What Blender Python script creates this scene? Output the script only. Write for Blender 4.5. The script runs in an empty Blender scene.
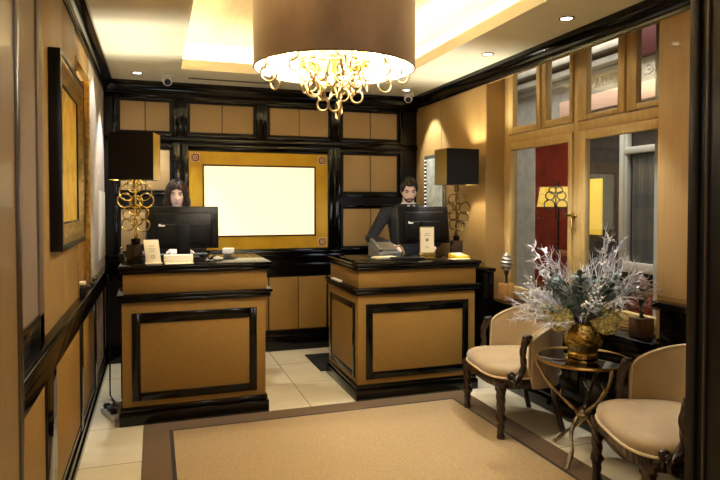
import bpy, bmesh, math, random
from math import sin, cos, pi, radians as R
from mathutils import Vector as V, Matrix as M4
random.seed(7)
S = bpy.context.scene
COL = S.collection

# ------------------------------------------------------------------ camera
cam_d = bpy.data.cameras.new('camera')
cam = bpy.data.objects.new('camera', cam_d); COL.objects.link(cam)
cam_d.sensor_width = 36.0
cam_d.lens = 36.0 * 605 / 720
cam_d.shift_y = -20 / 720
cam_d.clip_start = 0.05
YAW = math.atan(205 / 605); PIT = math.atan(15 / 605)
cam.location = (0, 0, 1.5)
cam.rotation_euler = (pi / 2 - PIT, 0, -YAW)
S.camera = cam

# ------------------------------------------------------------------ world, exposure, big lights
w = bpy.data.worlds.new('world'); S.world = w; w.use_nodes = True
w.node_tree.nodes['Background'].inputs[0].default_value = (0.66, 0.66, 0.66, 1)
w.node_tree.nodes['Background'].inputs[1].default_value = 0.25
S.view_settings.view_transform = 'Standard'
S.view_settings.look = 'None'
S.view_settings.gamma = 1
S.view_settings.use_curve_mapping = False
S.view_settings.exposure = 0.32

def area_light(name, loc, size, power, col, rot=(0, 0, 0), sy=None, spread=None):
    d = bpy.data.lights.new(name, 'AREA'); d.energy = power; d.color = col
    d.size = size
    if sy: d.shape = 'RECTANGLE'; d.size_y = sy
    if spread: d.spread = spread
    o = bpy.data.objects.new(name, d); COL.objects.link(o); o.location = loc; o.rotation_euler = rot
    return o
def spot_light(name, loc, power, col, ang, blend=.6, rot=(0, 0, 0), r=.03, parent=None):
    d = bpy.data.lights.new(name, 'SPOT'); d.energy = power; d.color = col
    d.spot_size = R(ang); d.spot_blend = blend; d.shadow_soft_size = r
    o = bpy.data.objects.new(name, d); COL.objects.link(o); o.location = loc; o.rotation_euler = rot
    if parent: o.parent = parent
    return o
def point_light(name, loc, power, col, r=.04, parent=None):
    d = bpy.data.lights.new(name, 'POINT'); d.energy = power; d.color = col; d.shadow_soft_size = r
    o = bpy.data.objects.new(name, d); COL.objects.link(o); o.location = loc
    if parent: o.parent = parent
    return o
WARM = (1.0, .94, .82); NEUT = (1.0, .985, .95); COOL = (.92, .96, 1.0)
# fill lights added behind the camera, just under the hall ceiling
area_light('hall_fill_light', (0.3, 0.35, 2.60), .7, 9, WARM)
area_light('hall_fill_light', (1.5, 0.35, 2.60), .7, 9, WARM)
# day light well outside the windows
area_light('light_well_daylight', (3.75, 5.0, 4.4), 1.2, 150, (1, .95, .88), (0, R(-20), 0), 3.2)
EXPO = None

# ------------------------------------------------------------------ materials
def lin(c):
    return tuple((v / 255 / 12.92) if v / 255 <= .04045 else ((v / 255 + .055) / 1.055) ** 2.4 for v in c) + (1,)
def mat(name, c, rough=.5, metal=0, coat=0, emit=None, es=0, spec=.5, sheen=0, noise=0, nscale=20, bump=0, bscale=200, trans=0, alpha=1, c2=None, stretch=None):
    m = bpy.data.materials.new(name); m.use_nodes = True
    nt = m.node_tree; b = nt.nodes['Principled BSDF']
    b.inputs['Base Color'].default_value = lin(c)
    b.inputs['Roughness'].default_value = rough; b.inputs['Metallic'].default_value = metal
    b.inputs['Coat Weight'].default_value = coat; b.inputs['Coat Roughness'].default_value = .06
    b.inputs['Specular IOR Level'].default_value = spec
    b.inputs['Sheen Weight'].default_value = sheen
    b.inputs['Transmission Weight'].default_value = trans
    if emit: b.inputs['Emission Color'].default_value = lin(emit); b.inputs['Emission Strength'].default_value = es
    tc = nt.nodes.new('ShaderNodeTexCoord'); src = tc.outputs['Object']
    if stretch:
        mp = nt.nodes.new('ShaderNodeMapping'); mp.inputs['Scale'].default_value = stretch
        nt.links.new(src, mp.inputs[0]); src = mp.outputs[0]
    if noise or c2:
        n = nt.nodes.new('ShaderNodeTexNoise'); n.inputs['Scale'].default_value = nscale; n.inputs['Detail'].default_value = 4
        nt.links.new(src, n.inputs['Vector'])
        r = nt.nodes.new('ShaderNodeValToRGB')
        d = c2 if c2 else tuple(max(0, v * (1 - noise)) for v in c)
        r.color_ramp.elements[0].color = lin(d); r.color_ramp.elements[1].color = lin(c)
        r.color_ramp.elements[0].position = .3; r.color_ramp.elements[1].position = .65
        nt.links.new(n.outputs['Fac'], r.inputs[0]); nt.links.new(r.outputs[0], b.inputs['Base Color'])
    if bump:
        n2 = nt.nodes.new('ShaderNodeTexNoise'); n2.inputs['Scale'].default_value = bscale; n2.inputs['Detail'].default_value = 3
        nt.links.new(src, n2.inputs['Vector'])
        bp = nt.nodes.new('ShaderNodeBump'); bp.inputs['Strength'].default_value = bump; bp.inputs['Distance'].default_value = .004
        nt.links.new(n2.outputs['Fac'], bp.inputs['Height']); nt.links.new(bp.outputs[0], b.inputs['Normal'])
    return m
def weave(name, c, c2, rough=.6, sc=240):
    """fine woven raffia wall cloth: two crossed wave textures"""
    m = mat(name, c, rough, spec=.35); nt = m.node_tree; b = nt.nodes['Principled BSDF']
    tc = nt.nodes.new('ShaderNodeTexCoord')
    w1 = nt.nodes.new('ShaderNodeTexWave'); w1.bands_direction = 'Z'; w1.inputs['Scale'].default_value = sc / 6; w1.inputs['Distortion'].default_value = 1.5; w1.inputs['Detail'].default_value = 2
    n = nt.nodes.new('ShaderNodeTexNoise'); n.inputs['Scale'].default_value = 14; n.inputs['Detail'].default_value = 6
    mp = nt.nodes.new('ShaderNodeMapping'); mp.inputs['Scale'].default_value = (3, 3, 24)
    nt.links.new(tc.outputs['Object'], w1.inputs[0]); nt.links.new(tc.outputs['Object'], mp.inputs[0]); nt.links.new(mp.outputs[0], n.inputs[0])
    mx = nt.nodes.new('ShaderNodeMath'); mx.operation = 'MULTIPLY_ADD'; mx.inputs[1].default_value = .35
    nt.links.new(w1.outputs['Fac'], mx.inputs[0]); nt.links.new(n.outputs['Fac'], mx.inputs[2])
    r = nt.nodes.new('ShaderNodeValToRGB'); r.color_ramp.elements[0].color = lin(c2); r.color_ramp.elements[1].color = lin(c)
    r.color_ramp.elements[0].position = .35; r.color_ramp.elements[1].position = .85
    nt.links.new(mx.outputs[0], r.inputs[0]); nt.links.new(r.outputs[0], b.inputs['Base Color'])
    return m
def wood(name, c, c2, rough=.35, scale=(6, 6, .7)):
    m = mat(name, c, rough, c2=c2, nscale=6, stretch=scale, coat=.15)
    return m

LAC = mat('black_lacquer', (8, 7, 6), .12, spec=.34)
LAC2 = mat('black_satin_wood', (10, 9, 8), .3, spec=.3)
TAN = weave('tan_raffia', (184, 155, 108), (162, 133, 88))
DESKTAN = weave('golden_raffia', (148, 111, 48), (124, 91, 35))
LTAN = weave('wall_cloth_tan', (168, 134, 80), (147, 115, 63), .5)
GREYC = weave('grey_wall_cloth', (150, 130, 112), (128, 110, 94))
PALEC = mat('pale_wall_cloth', (190, 176, 158), .6, noise=.06)
OAK = wood('honey_oak', (192, 163, 106), (178, 147, 90), .35)
GOLD = mat('polished_gold', (218, 196, 120), .22, 1.0)
ANTG = mat('antique_gold', (206, 170, 92), .34, .85, noise=.3, nscale=40)
GOLDLEAF = mat('gold_leaf', (212, 170, 34), .36, .3, c2=(196, 150, 22), nscale=5)
CHROME = mat('chrome', (190, 185, 178), .15, 1.0)
BLK = mat('black_plastic', (9, 9, 10), .38, spec=.3)
GREYP = mat('grey_plastic', (105, 104, 98), .4)
WHITE = mat('white_plastic', (232, 230, 222), .4)
PAPER = mat('cream_card', (238, 224, 188), .6)
CREAM = mat('ceiling_paint', (248, 242, 212), .36, c2=(243, 235, 200), nscale=1.5, stretch=(1, 6, 1))
FASCIA = mat('cove_paint', (246, 240, 218), .5)
TRAY = mat('gold_leaf_ceiling', (222, 202, 156), .3, .15, c2=(204, 180, 126), nscale=2, stretch=(8, 1.2, 1))
LED = mat('cove_led', (255, 240, 200), .5, emit=(255, 246, 224), es=30)
LAMPW = mat('lamp_glow', (255, 250, 240), .5, emit=(255, 246, 230), es=14)
SCREEN = mat('backlit_panel', (255, 248, 214), .5, emit=(255, 244, 202), es=.68)
REDW = mat('red_wall', (124, 40, 16), .75, spec=.15, noise=.2, nscale=6)
BOARD = mat('board_grey', (170, 165, 155), .7, noise=.08)

def glass_mat():
    m = bpy.data.materials.new('window_glass'); m.use_nodes = True; nt = m.node_tree
    nt.nodes.remove(nt.nodes['Principled BSDF'])
    out = nt.nodes['Material Output']; t = nt.nodes.new('ShaderNodeBsdfTransparent'); g = nt.nodes.new('ShaderNodeBsdfGlossy')
    g.inputs['Roughness'].default_value = .02; t.inputs[0].default_value = (.93, .95, .95, 1)
    lw = nt.nodes.new('ShaderNodeLayerWeight'); lw.inputs[0].default_value = .5
    pw = nt.nodes.new('ShaderNodeMath'); pw.operation = 'POWER'; pw.inputs[1].default_value = 4; nt.links.new(lw.outputs['Facing'], pw.inputs[0])
    fr = nt.nodes.new('ShaderNodeMath'); fr.operation = 'MULTIPLY_ADD'; fr.inputs[1].default_value = .5; fr.inputs[2].default_value = .035; nt.links.new(pw.outputs[0], fr.inputs[0])
    mx = nt.nodes.new('ShaderNodeMixShader')
    nt.links.new(fr.outputs[0], mx.inputs[0]); nt.links.new(t.outputs[0], mx.inputs[1]); nt.links.new(g.outputs[0], mx.inputs[2])
    nt.links.new(mx.outputs[0], out.inputs[0])
    return m
GLASS = glass_mat()

# ------------------------------------------------------------------ mesh builder
class MB:
    def __init__(s): s.bm = bmesh.new()
    def _mi(s, faces, m):
        if m:
            for f in faces: f.material_index = m
    def box(s, x0, y0, z0, x1, y1, z1, bev=0, m=0, rot=None, seg=2):
        g = bmesh.ops.create_cube(s.bm, size=1); vs = g['verts']
        for v in vs:
            v.co = V(((x0 + x1) / 2 + v.co.x * (x1 - x0), (y0 + y1) / 2 + v.co.y * (y1 - y0), (z0 + z1) / 2 + v.co.z * (z1 - z0)))
        if bev:
            es = list({e for v in vs for e in v.link_edges})
            r = bmesh.ops.bevel(s.bm, geom=es, offset=bev, segments=seg, affect='EDGES', profile=.5)
            vs = list({v for f in r['faces'] for v in f.verts} | {v for v in vs if v.is_valid})
        fs = {f for v in vs for f in v.link_faces}
        s._mi(fs, m)
        if rot is not None:
            c = V(((x0 + x1) / 2, (y0 + y1) / 2, (z0 + z1) / 2))
            for v in vs: v.co = c + rot @ (v.co - c)
        return vs
    def loft(s, rings, closed=True, cap=True, m=0, cyc=False):
        """rings: list of lists of points"""
        n = len(rings[0]); vv = [[s.bm.verts.new(p) for p in r] for r in rings]
        fs = []
        k = len(rings)
        for i in range(k if cyc else k - 1):
            a, b = vv[i], vv[(i + 1) % k]
            for j in range(n if closed else n - 1):
                q = (a[j], a[(j + 1) % n], b[(j + 1) % n], b[j])
                try: fs.append(s.bm.faces.new(q))
                except ValueError: pass
        if cap and not cyc and closed:
            fs.append(s.bm.faces.new(list(reversed(vv[0])))); fs.append(s.bm.faces.new(vv[-1]))
        s._mi(fs, m)
        return [v for r in vv for v in r]
    def lathe(s, prof, n=24, m=0, c=(0, 0, 0), cap=True, mod=None):
        rings = []
        for r, z in prof:
            rings.append([V((c[0] + (r * (mod(2 * pi * j / n, z) if mod else 1)) * cos(2 * pi * j / n), c[1] + (r * (mod(2 * pi * j / n, z) if mod else 1)) * sin(2 * pi * j / n), c[2] + z)) for j in range(n)])
        return s.loft(rings, m=m, cap=cap)
    def tube(s, pts, r, n=8, m=0, cap=True, lobes=0, twist=0, amp=.2, sq=1):
        pts = [V(p) for p in pts]; k = len(pts); rr = r if isinstance(r, (list, tuple)) else [r] * k
        T = []
        for i in range(k):
            d = pts[min(i + 1, k - 1)] - pts[max(i - 1, 0)]; T.append(d.normalized() if d.length > 1e-9 else V((0, 0, 1)))
        up = V((0, 0, 1)) if abs(T[0].z) < .9 else V((1, 0, 0))
        N = (up - T[0] * up.dot(T[0])).normalized(); rings = []
        for i in range(k):
            N = (N - T[i] * N.dot(T[i])).normalized(); B = T[i].cross(N)
            ring = []
            for j in range(n):
                a = 2 * pi * j / n
                q = rr[i] * (1 + (amp * cos(lobes * (a + twist * i / max(1, k - 1))) if lobes else 0))
                ring.append(pts[i] + N * (q * cos(a)) + B * (q * sq * sin(a)))
            rings.append(ring)
        return s.loft(rings, m=m, cap=cap)
    def capsule(s, pts, r, n=12, m=0):
        """tube with round ends"""
        pts = [V(p) for p in pts]; rr = list(r) if isinstance(r, (list, tuple)) else [r] * len(pts)
        d0 = (pts[0] - pts[1]).normalized(); d1 = (pts[-1] - pts[-2]).normalized()
        P = []; Q = []
        for a in (80, 55, 28): P.append(pts[0] + d0 * rr[0] * sin(R(a))); Q.append(rr[0] * cos(R(a)))
        P += pts; Q += rr
        for a in (28, 55, 80): P.append(pts[-1] + d1 * rr[-1] * sin(R(a))); Q.append(rr[-1] * cos(R(a)))
        return s.tube(P, Q, n, m)
    def torus(s, c, Rr, r, axis='z', n=28, k=8, m=0, rot=None):
        pts = []
        vv = []
        for i in range(n):
            a = 2 * pi * i / n; ring = []
            for j in range(k):
                b = 2 * pi * j / k
                p = V(((Rr + r * cos(b)) * cos(a), (Rr + r * cos(b)) * sin(a), r * sin(b)))
                if axis == 'y': p = V((p.x, p.z, p.y))
                if axis == 'x': p = V((p.z, p.x, p.y))
                if rot is not None: p = rot @ p
                ring.append(p + V(c))
            vv.append(ring)
        return s.loft(vv, cap=False, cyc=True, m=m)
    def ball(s, c, r, n=12, m=0, sc=(1, 1, 1), rot=None):
        k = n // 2 + 1; rings = []
        for i in range(k + 1):
            t = pi * (i + .001) / (k + .002) if 0 < i < k else (.04 if i == 0 else pi - .04)
            ring = []
            for j in range(n):
                p = V((sin(t) * cos(2 * pi * j / n) * sc[0], sin(t) * sin(2 * pi * j / n) * sc[1], -cos(t) * sc[2])) * r
                if rot is not None: p = rot @ p
                ring.append(p + V(c))
            rings.append(ring)
        return s.loft(rings, m=m)
    def quad(s, pts, m=0):
        f = s.bm.faces.new([s.bm.verts.new(p) for p in pts]); f.material_index = m; return f
    def build(s, name, mats, parent=None, loc=None, flat=False, recalc=True, rotz=0):
        if recalc: bmesh.ops.recalc_face_normals(s.bm, faces=s.bm.faces)
        if not flat:
            for f in s.bm.faces: f.smooth = True
            for e in s.bm.edges:
                if len(e.link_faces) == 2 and e.calc_face_angle(0) > R(38): e.smooth = False
        me = bpy.data.meshes.new(name); s.bm.to_mesh(me); s.bm.free()
        for m in (mats if isinstance(mats, (list, tuple)) else [mats]): me.materials.append(m)
        o = bpy.data.objects.new(name, me); COL.objects.link(o)
        if loc: o.location = loc
        if rotz: o.rotation_euler.z = rotz
        if parent: o.parent = parent
        return o
def tag(o, label, cat, group=None, kind=None):
    o['label'] = label; o['category'] = cat
    if group: o['group'] = group
    if kind: o['kind'] = kind
    return o
def thing(name, label, cat, loc=(0, 0, 0), rotz=0, group=None):
    o = bpy.data.objects.new(name, None); COL.objects.link(o); o.empty_display_size = .1
    o.location = loc; o.rotation_euler = (0, 0, rotz)
    return tag(o, label, cat, group)
def struct(name, mb, mats, parent=None, **k):
    o = mb.build(name, mats, parent, **k)
    if parent is None: o['kind'] = 'structure'
    return o
def one(f, *a, **k):
    b = MB(); getattr(b, f)(*a, **k); return b
def dup(root, loc=None, rotz=None, label=None, group=None, parent=None):
    c = root.copy(); COL.objects.link(c)
    if loc is not None: c.location = loc
    if rotz is not None: c.rotation_euler.z = rotz
    if label: c['label'] = label
    if group: c['group'] = group
    if parent: c.parent = parent
    for ch in list(root.children): dup(ch, parent=c)
    return c

# ================================================================== SETTING
XL, XR, YB, H = -.45, 2.75, 6.15, 2.67
CB = 2.555         # underside of the crown
YF = 1.9           # room side of the front wall
# ---- floor with tile joints
def tile_mat():
    m = mat('cream_tile', (226, 208, 168), .16, spec=.5); nt = m.node_tree; b = nt.nodes['Principled BSDF']
    tc = nt.nodes.new('ShaderNodeTexCoord'); mp = nt.nodes.new('ShaderNodeMapping')
    mp.inputs['Location'].default_value = (-1.09 + .92 * 10, -4.97 + .62 * 20, 0)
    nt.links.new(tc.outputs['Object'], mp.inputs[0])
    br = nt.nodes.new('ShaderNodeTexBrick'); br.offset = 0; br.inputs['Scale'].default_value = 1
    br.inputs['Brick Width'].default_value = .92; br.inputs['Row Height'].default_value = .62
    br.inputs['Mortar Size'].default_value = .0028; br.inputs['Mortar Smooth'].default_value = .1
    br.inputs['Color1'].default_value = lin((238, 224, 190)); br.inputs['Color2'].default_value = lin((233, 217, 180)); br.inputs['Mortar'].default_value = lin((120, 98, 66))
    nt.links.new(mp.outputs[0], br.inputs['Vector'])
    n = nt.nodes.new('ShaderNodeTexNoise'); n.inputs['Scale'].default_value = 3; n.inputs['Detail'].default_value = 6; n.inputs['Distortion'].default_value = 1.5
    nt.links.new(tc.outputs['Object'], n.inputs[0])
    mx = nt.nodes.new('ShaderNodeMix'); mx.data_type = 'RGBA'; mx.blend_type = 'MULTIPLY'; mx.inputs[0].default_value = .22
    nt.links.new(br.outputs['Color'], mx.inputs[6]); nt.links.new(n.outputs['Fac'], mx.inputs[7])
    nt.links.new(mx.outputs[2], b.inputs['Base Color'])
    return m
struct('floor', one('box', -2.2, -2.2, -.1, 2.95, YB + .1, 0), tile_mat())

# ---- ceiling: lower soffit round a tray, with a cove pocket
TX0, TX1, TY0, TY1 = .20, 2.15, 2.05, 5.46
P = .17; ZT = 2.95
b = MB()
b.box(-2.2, -2.2, H, TX0, YB + .1, H + .03); b.box(TX1, -2.2, H, 3.05, YB + .1, H + .03)
b.box(TX0, -2.2, H, TX1, TY0, H + .03); b.box(TX0, TY1, H, TX1, YB + .1, H + .03)
ceil = struct('ceiling', b, CREAM)
b = MB(); f = .085
b.box(TX0, TY0, H - .003, TX0 + .02, TY1, H + f); b.box(TX1 - .02, TY0, H - .003, TX1, TY1, H + f)
b.box(TX0 + .02, TY0, H - .003, TX1 - .02, TY0 + .02, H + f); b.box(TX0 + .02, TY1 - .02, H - .003, TX1 - .02, TY1, H + f)
struct('cove_fascia', b, FASCIA, ceil)
b = MB()
b.box(TX0 - P - .02, TY0 - P - .02, H + .03, TX0 - P, TY1 + P + .02, ZT); b.box(TX1 + P, TY0 - P - .02, H + .03, TX1 + P + .02, TY1 + P + .02, ZT)
b.box(TX0 - P, TY0 - P - .02, H + .03, TX1 + P, TY0 - P, ZT); b.box(TX0 - P, TY1 + P, H + .03, TX1 + P, TY1 + P + .02, ZT)
struct('cove_side', b, FASCIA, ceil)
struct('tray_panel', one('box', TX0 - P - .02, TY0 - P - .02, ZT, TX1 + P + .02, TY1 + P + .02, ZT + .03), TRAY, ceil)
b = MB(); q = .05
b.box(TX0 - q - .02, TY0, H + .045, TX0 - q, TY1, H + .06); b.box(TX1 + q, TY0, H + .045, TX1 + q + .02, TY1, H + .06)
b.box(TX0, TY1 + q, H + .045, TX1, TY1 + q + .02, H + .06)
struct('cove_light_strip', b, LED, ceil)
b = MB(); b.box(.30, 5.80, H - .004, 1.1, 5.835, H + .002)
tag(b.build('air_slot', mat('slot_dark', (70, 60, 44), .6)), 'long thin dark air slot in the ceiling near the back wall', 'vent')

# ---- crown moulding (profile extruded)
def crown(name, a, c, inward):
    a = V(a); c = V(c); n = V(inward)
    prof = [(0, CB), (.018, CB), (.02, CB + .018), (.034, CB + .024), (.04, CB + .05), (.07, CB + .078), (.088, CB + .088), (.09, H), (0, H)]
    b = MB(); b.loft([[V((p.x + n.x * d, p.y + n.y * d, z)) for d, z in prof] for p in (a, c)])
    return struct(name, b, LAC)
crown('trim_1', (XL, YF, 0), (XL, YB, 0), (1, 0, 0))
crown('trim_2', (XR, YF, 0), (XR, YB, 0), (-1, 0, 0))
crown('trim_3', (XL, YB, 0), (XR, YB, 0), (0, -1, 0))

# ---- back wall: black lacquer frame, tan panels
wb = struct('wall_back', one('box', -.6, YB + .012, 0, 2.9, YB + .15, H), LAC2)
PX = [(-.305, -.086, -.078, .138), (.332, .634, .642, .945), (1.117, 1.418, 1.426, 1.729), (1.897, 2.197, 2.205, 2.507)]
def bpanel(x0, x1, z0, z1, name='wall_panel', m=TAN, y=YB - .004):
    struct(name, one('box', x0, y, z0, x1, YB + .02, z1, .004), m, wb)
for (a, c, d, e) in PX:
    bpanel(a, c, 2.213, 2.487); bpanel(d, e, 2.213, 2.487)
for k in (0, 3):
    a, c, d, e = PX[k]
    for z0, z1 in ((1.642, 2.03), (1.062, 1.458)): bpanel(a, c, z0, z1); bpanel(d, e, z0, z1)
# raised lacquer stiles and rails round each field
def frame_b(mb, x0, x1, z0, z1, w=.035, y0=YB - .02):
    mb.box(x0 - w, y0, z0 - w, x0, YB + .014, z1 + w, .006); mb.box(x1, y0, z0 - w, x1 + w, YB + .014, z1 + w, .006)
    mb.box(x0, y0, z0 - w, x1, YB + .014, z0, .006); mb.box(x0, y0, z1, x1, YB + .014, z1 + w, .006)
b = MB()
for (a, c, d, e) in PX: frame_b(b, a - .03, e + .03, 2.19, 2.50)
for k in (0, 3):
    a, c, d, e = PX[k]
    for z0, z1 in ((1.62, 2.05), (1.045, 1.475)): frame_b(b, a - .03, e + .03, z0, z1)
frame_b(b, .312, 1.722, 1.05, 2.035, .06, YB - .035)
struct('panel_moulding', b, LAC, wb)
b = MB()
for x in (.235, 1.03, 1.812):
    b.box(x - .055, YB - .012, 2.155, x + .055, YB + .014, 2.55, .008)
for x in (.2, 1.83): b.box(x - .04, YB - .012, 1.03, x + .04, YB + .014, 2.15, .008)
b.box(XL, YB - .016, 2.10, XR, YB + .014, 2.155, .008); b.box(XL, YB - .02, 2.52, XR, YB + .014, 2.56, .006)
struct('wall_stile', b, LAC, wb)
# lower run: dado ledge, tan cupboard doors, black skirting
b = MB(); b.box(XL, YB - .05, 1.0, XR, YB + .014, 1.032, .008); b.box(XL, YB - .028, .90, XR, YB + .014, 1.0, .01); b.box(XL, YB - .016, .78, XR, YB + .014, .90, .006)
struct('dado_ledge', b, LAC, wb)
for x in (-.15, .48, 1.10, 1.73):
    for i in (0, 1): bpanel(x + .308 * i, x + .308 * i + .300, .215, .755, 'lower_panel', DESKTAN, YB - .012)
b = MB(); b.box(XL, YB - .035, 0, XR, YB + .014, .14, .006); b.box(XL, YB - .022, .14, XR, YB + .014, .185, .01)
struct('baseboard_back', b, LAC)

# ---- gold framed backlit panel on the back wall
t = thing('light_box', 'glowing cream backlit panel in a wide gold frame on back wall', 'light panel', (1.017, YB, 1.54))
b = MB(); x, z = .70, .486; xi, zi = .565, .352
for (a0, c0, a1, c1) in ((-x, -z, -xi, z), (xi, -z, x, z), (-xi, -z, xi, -zi), (-xi, zi, xi, z)):
    b.box(a0, -.022, c0, a1, .012, c1)
b.build('gold_frame', GOLDLEAF, t)
b = MB(); e = .008
for (a0, c0, a1, c1) in ((-xi - e, -zi - e, -xi + e, zi + e), (xi - e, -zi - e, xi + e, zi + e), (-xi, -zi - e, xi, -zi + e), (-xi, zi - e, xi, zi + e)):
    b.box(a0, -.03, c0, a1, -.01, c1, .003)
b.build('edge_trim', mat('bronze_trim', (70, 46, 22), .3, .6), t)
one('box', -xi, -.014, -zi, xi, .010, zi).build('glowing_panel', SCREEN, t)
ROS = mat('rosette_ivory', (226, 196, 150), .5); RED = mat('rosette_red', (112, 38, 22), .5)
for sx in (-1, 1):
    for sz in (-1, 1):
        cx, cz = sx * .640, sz * .425
        b = MB(); b.box(cx - .045, -.028, cz - .045, cx + .045, -.02, cz + .045, .002)
        b.box(cx - .036, -.030, cz - .036, cx + .036, -.026, cz + .036, m=1)
        b.torus((cx, -.031, cz), .02, .005, 'y', 16, 6)
        b.ball((cx, -.031, cz), .008, 8)
        for ax, az in ((-1, -1), (1, 1), (-1, 1), (1, -1)): b.ball((cx + ax * .027, -.03, cz + az * .027), .006, 8)
        b.build('rosette', [ROS, RED], t)

# ---- left wall
LX = XL
b = MB()
b.box(-.62, YF, 0, LX, 3.99, 2.67); b.box(-.62, 4.73, 0, LX, YB + .01, 2.67); b.box(-.62, 3.99, 0, LX, 4.73, .90); b.box(-.62, 3.99, 2.38, LX, 4.73, 2.67); b.box(-.62, 3.99, .90, -.56, 4.73, 2.38)
wl = struct('wall_left', b, LTAN)
struct('grey_panel', one('box', LX - .01, YF + .01, .93, LX + .003, 2.70, CB + .02, .002), GREYC, wl)
struct('panel_strip', one('box', LX - .01, 2.70, .93, LX + .012, 2.80, CB + .02, .004), mat('dark_taupe', (106, 88, 72), .5), wl)
for y0, y1 in ((2.81, 3.45), (3.455, 3.985)):
    struct('wall_cloth_panel', one('box', LX - .01, y0, .93, LX + .006, y1, CB + .02, .003), LTAN, wl)
struct('pale_panel', one('box', LX - .01, 4.80, .93, LX + .004, YB - .03, CB + .02, .003), PALEC, wl)
b = MB(); b.box(LX - .01, 5.45, 1.04, LX + .016, 6.02, 1.62, .006)
struct('raised_panel', b, mat('ivory_panel', (214, 204, 186), .4), wl)
b = MB()
b.box(LX - .02, 3.985, .93, LX + .014, 4.005, 2.395, .004); b.box(LX - .02, 4.715, .93, LX + .014, 4.735, 2.395, .004); b.box(LX - .02, 4.0, 2.375, LX + .014, 4.72, 2.395, .004)
struct('niche_trim', b, ANTG, wl)
# ledge + wainscot
b = MB(); b.box(LX - .02, YF + .003, .915, LX + .06, YB - .06, .945, .008); b.box(LX - .02, YF + .003, .86, LX + .045, YB - .06, .915, .012); b.box(LX - .02, YF + .003, .76, LX + .02, YB - .06, .86, .006)
b.box(LX - .02, YF + .003, .94, LX + .012, 2.80, 1.06, .006)
struct('trim_4', b, LAC)
b = MB()
for y0, y1 in ((2.775, 3.03), (3.985, 4.10), (4.90, 5.0), (5.72, 5.82)): b.box(LX - .02, y0, .12, LX + .022, y1, .77, .006)
b.box(LX - .02, YF + .003, .142, LX + .016, YB - .06, .165, .004)
struct('wainscot_stile', b, LAC, wl)
for y0, y1 in ((YF + .01, 2.775), (3.03, 3.985), (4.10, 4.90), (5.0, 5.72)):
    struct('wainscot_panel', one('box', LX - .02, y0, .165, LX + .012, y1, .76, .004), DESKTAN if y0 < 4.5 else GREYC, wl)
b = MB(); b.box(LX - .02, YF + .003, 0, LX + .018, YB - .06, .09, .005); b.box(LX - .02, YF + .003, 0, LX + .03, YB - .06, .045, .006)
struct('baseboard_left', b, LAC)

# ---- right wall: panelled corner, window bay, pilaster
WX = 2.95
b = MB()
b.box(XR, 4.67, 0, 3.06, YB + .15, 2.70)           # back portion
b.box(XR, YF - .3, 0, 3.06, 2.76, 2.70)            # pilaster portion
b.box(2.90, 2.76, 0, 3.06, 4.67, .70)              # below the window
b.box(2.90, 2.76, 2.662, 3.06, 4.67, 2.70); b.box(XR, 2.76, 2.556, XR + .02, 4.67, 2.70)   # above the window
wr = struct('wall_right', b, LTAN)
for y0, y1 in ((4.675, 5.535), (5.542, YB - .025)): struct('wall_cloth_panel', one('box', XR - .006, y0, .98, XR + .01, y1, CB + .01, .003), LTAN, wr)
struct('pilaster_panel', one('box', XR - .008, 2.02, .98, XR + .01, 2.755, CB + .01, .003), wood('pilaster_oak', (178, 146, 96), (172, 139, 88), .45), wr)
# black wainscot, ledges and blocks
b = MB()
b.box(XR - .02, 4.67, 0, XR + .01, YB - .05, .90, .006)
b.box(XR - .05, 4.60, .925, XR + .01, YB - .05, .955, .008); b.box(XR - .035, 4.62, .87, XR + .01, YB - .05, .925, .01)
b.box(XR - .09, 4.56, 0, XR + .02, 4.80, .925, .008); b.box(XR - .115, 4.53, .925, XR + .02, 4.83, .96, .01)
b.box(XR - .04, 2.05, 0, XR + .02, 2.70, .92, .008); b.box(XR - .075, 2.02, .905, XR + .02, 2.73, .955, .012); b.box(XR - .05, 2.04, .72, XR + .01, 2.71, .74, .005)
struct('trim_5', b, LAC)
b = MB()
b.box(2.69, 2.735, .675, 2.93, 4.525, .70, .008)      # window shelf
b.box(2.715, 2.735, .58, 2.91, 4.525, .675, .015); b.box(2.74, 2.735, .0, 2.91, 4.525, .58)
for y0, y1 in ((2.80, 3.35), (3.42, 3.95), (4.02, 4.5)):
    b.box(2.73, y0, .20, 2.745, y1, .50, .006)
struct('trim_6', b, LAC)
b = MB(); b.box(2.70, 2.02, 0, XR, 4.85, .10, .008); b.box(2.71, 2.02, .10, XR, 4.85, .14, .012); b.box(XR - .035, 4.85, 0, XR + .01, YB - .05, .14, .01)
struct('baseboard_right', b, LAC)
# ---- window
b = MB()
def ybar(mb, y0, y1, z0, z1, x0=2.93, x1=3.01, bev=.006): mb.box(x0, y0, z0, x1, y1, z1, bev)
ybar(b, 4.60, 4.68, .70, 2.665); ybar(b, 2.75, 2.82, .70, 2.665); ybar(b, 3.685, 3.735, .70, 2.665)
ybar(b, 2.82, 3.685, 2.035, 2.105); ybar(b, 3.735, 4.60, 2.035, 2.105); ybar(b, 2.82, 3.685, .70, .735); ybar(b, 3.735, 4.60, .70, .735)
ybar(b, 4.105, 4.135, 2.105, 2.665); ybar(b, 3.18, 3.215, 2.105, 2.665)
win = struct('window_1', b, OAK)
def sash(y0, y1, z0, z1, gy0, gy1, gz0, gz1, parent):
    m = MB(); x0, x1 = 2.918, 2.965
    m.box(x0, y0, z0, x1, gy0, z1, .006); m.box(x0, gy1, z0, x1, y1, z1, .006); m.box(x0, gy0, z0, x1, gy1, gz0, .006); m.box(x0, gy0, gz1, x1, gy1, z1, .006)
    o = struct('sash', m, OAK, parent)
    struct('glass_pane', one('box', 2.938, gy0 - .004, gz0 - .004, 2.944, gy1 + .004, gz1 + .004), GLASS, o)
    return o
sash(4.14, 4.60, 2.11, 2.664, 4.19, 4.525, 2.165, 2.652, win)
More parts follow.
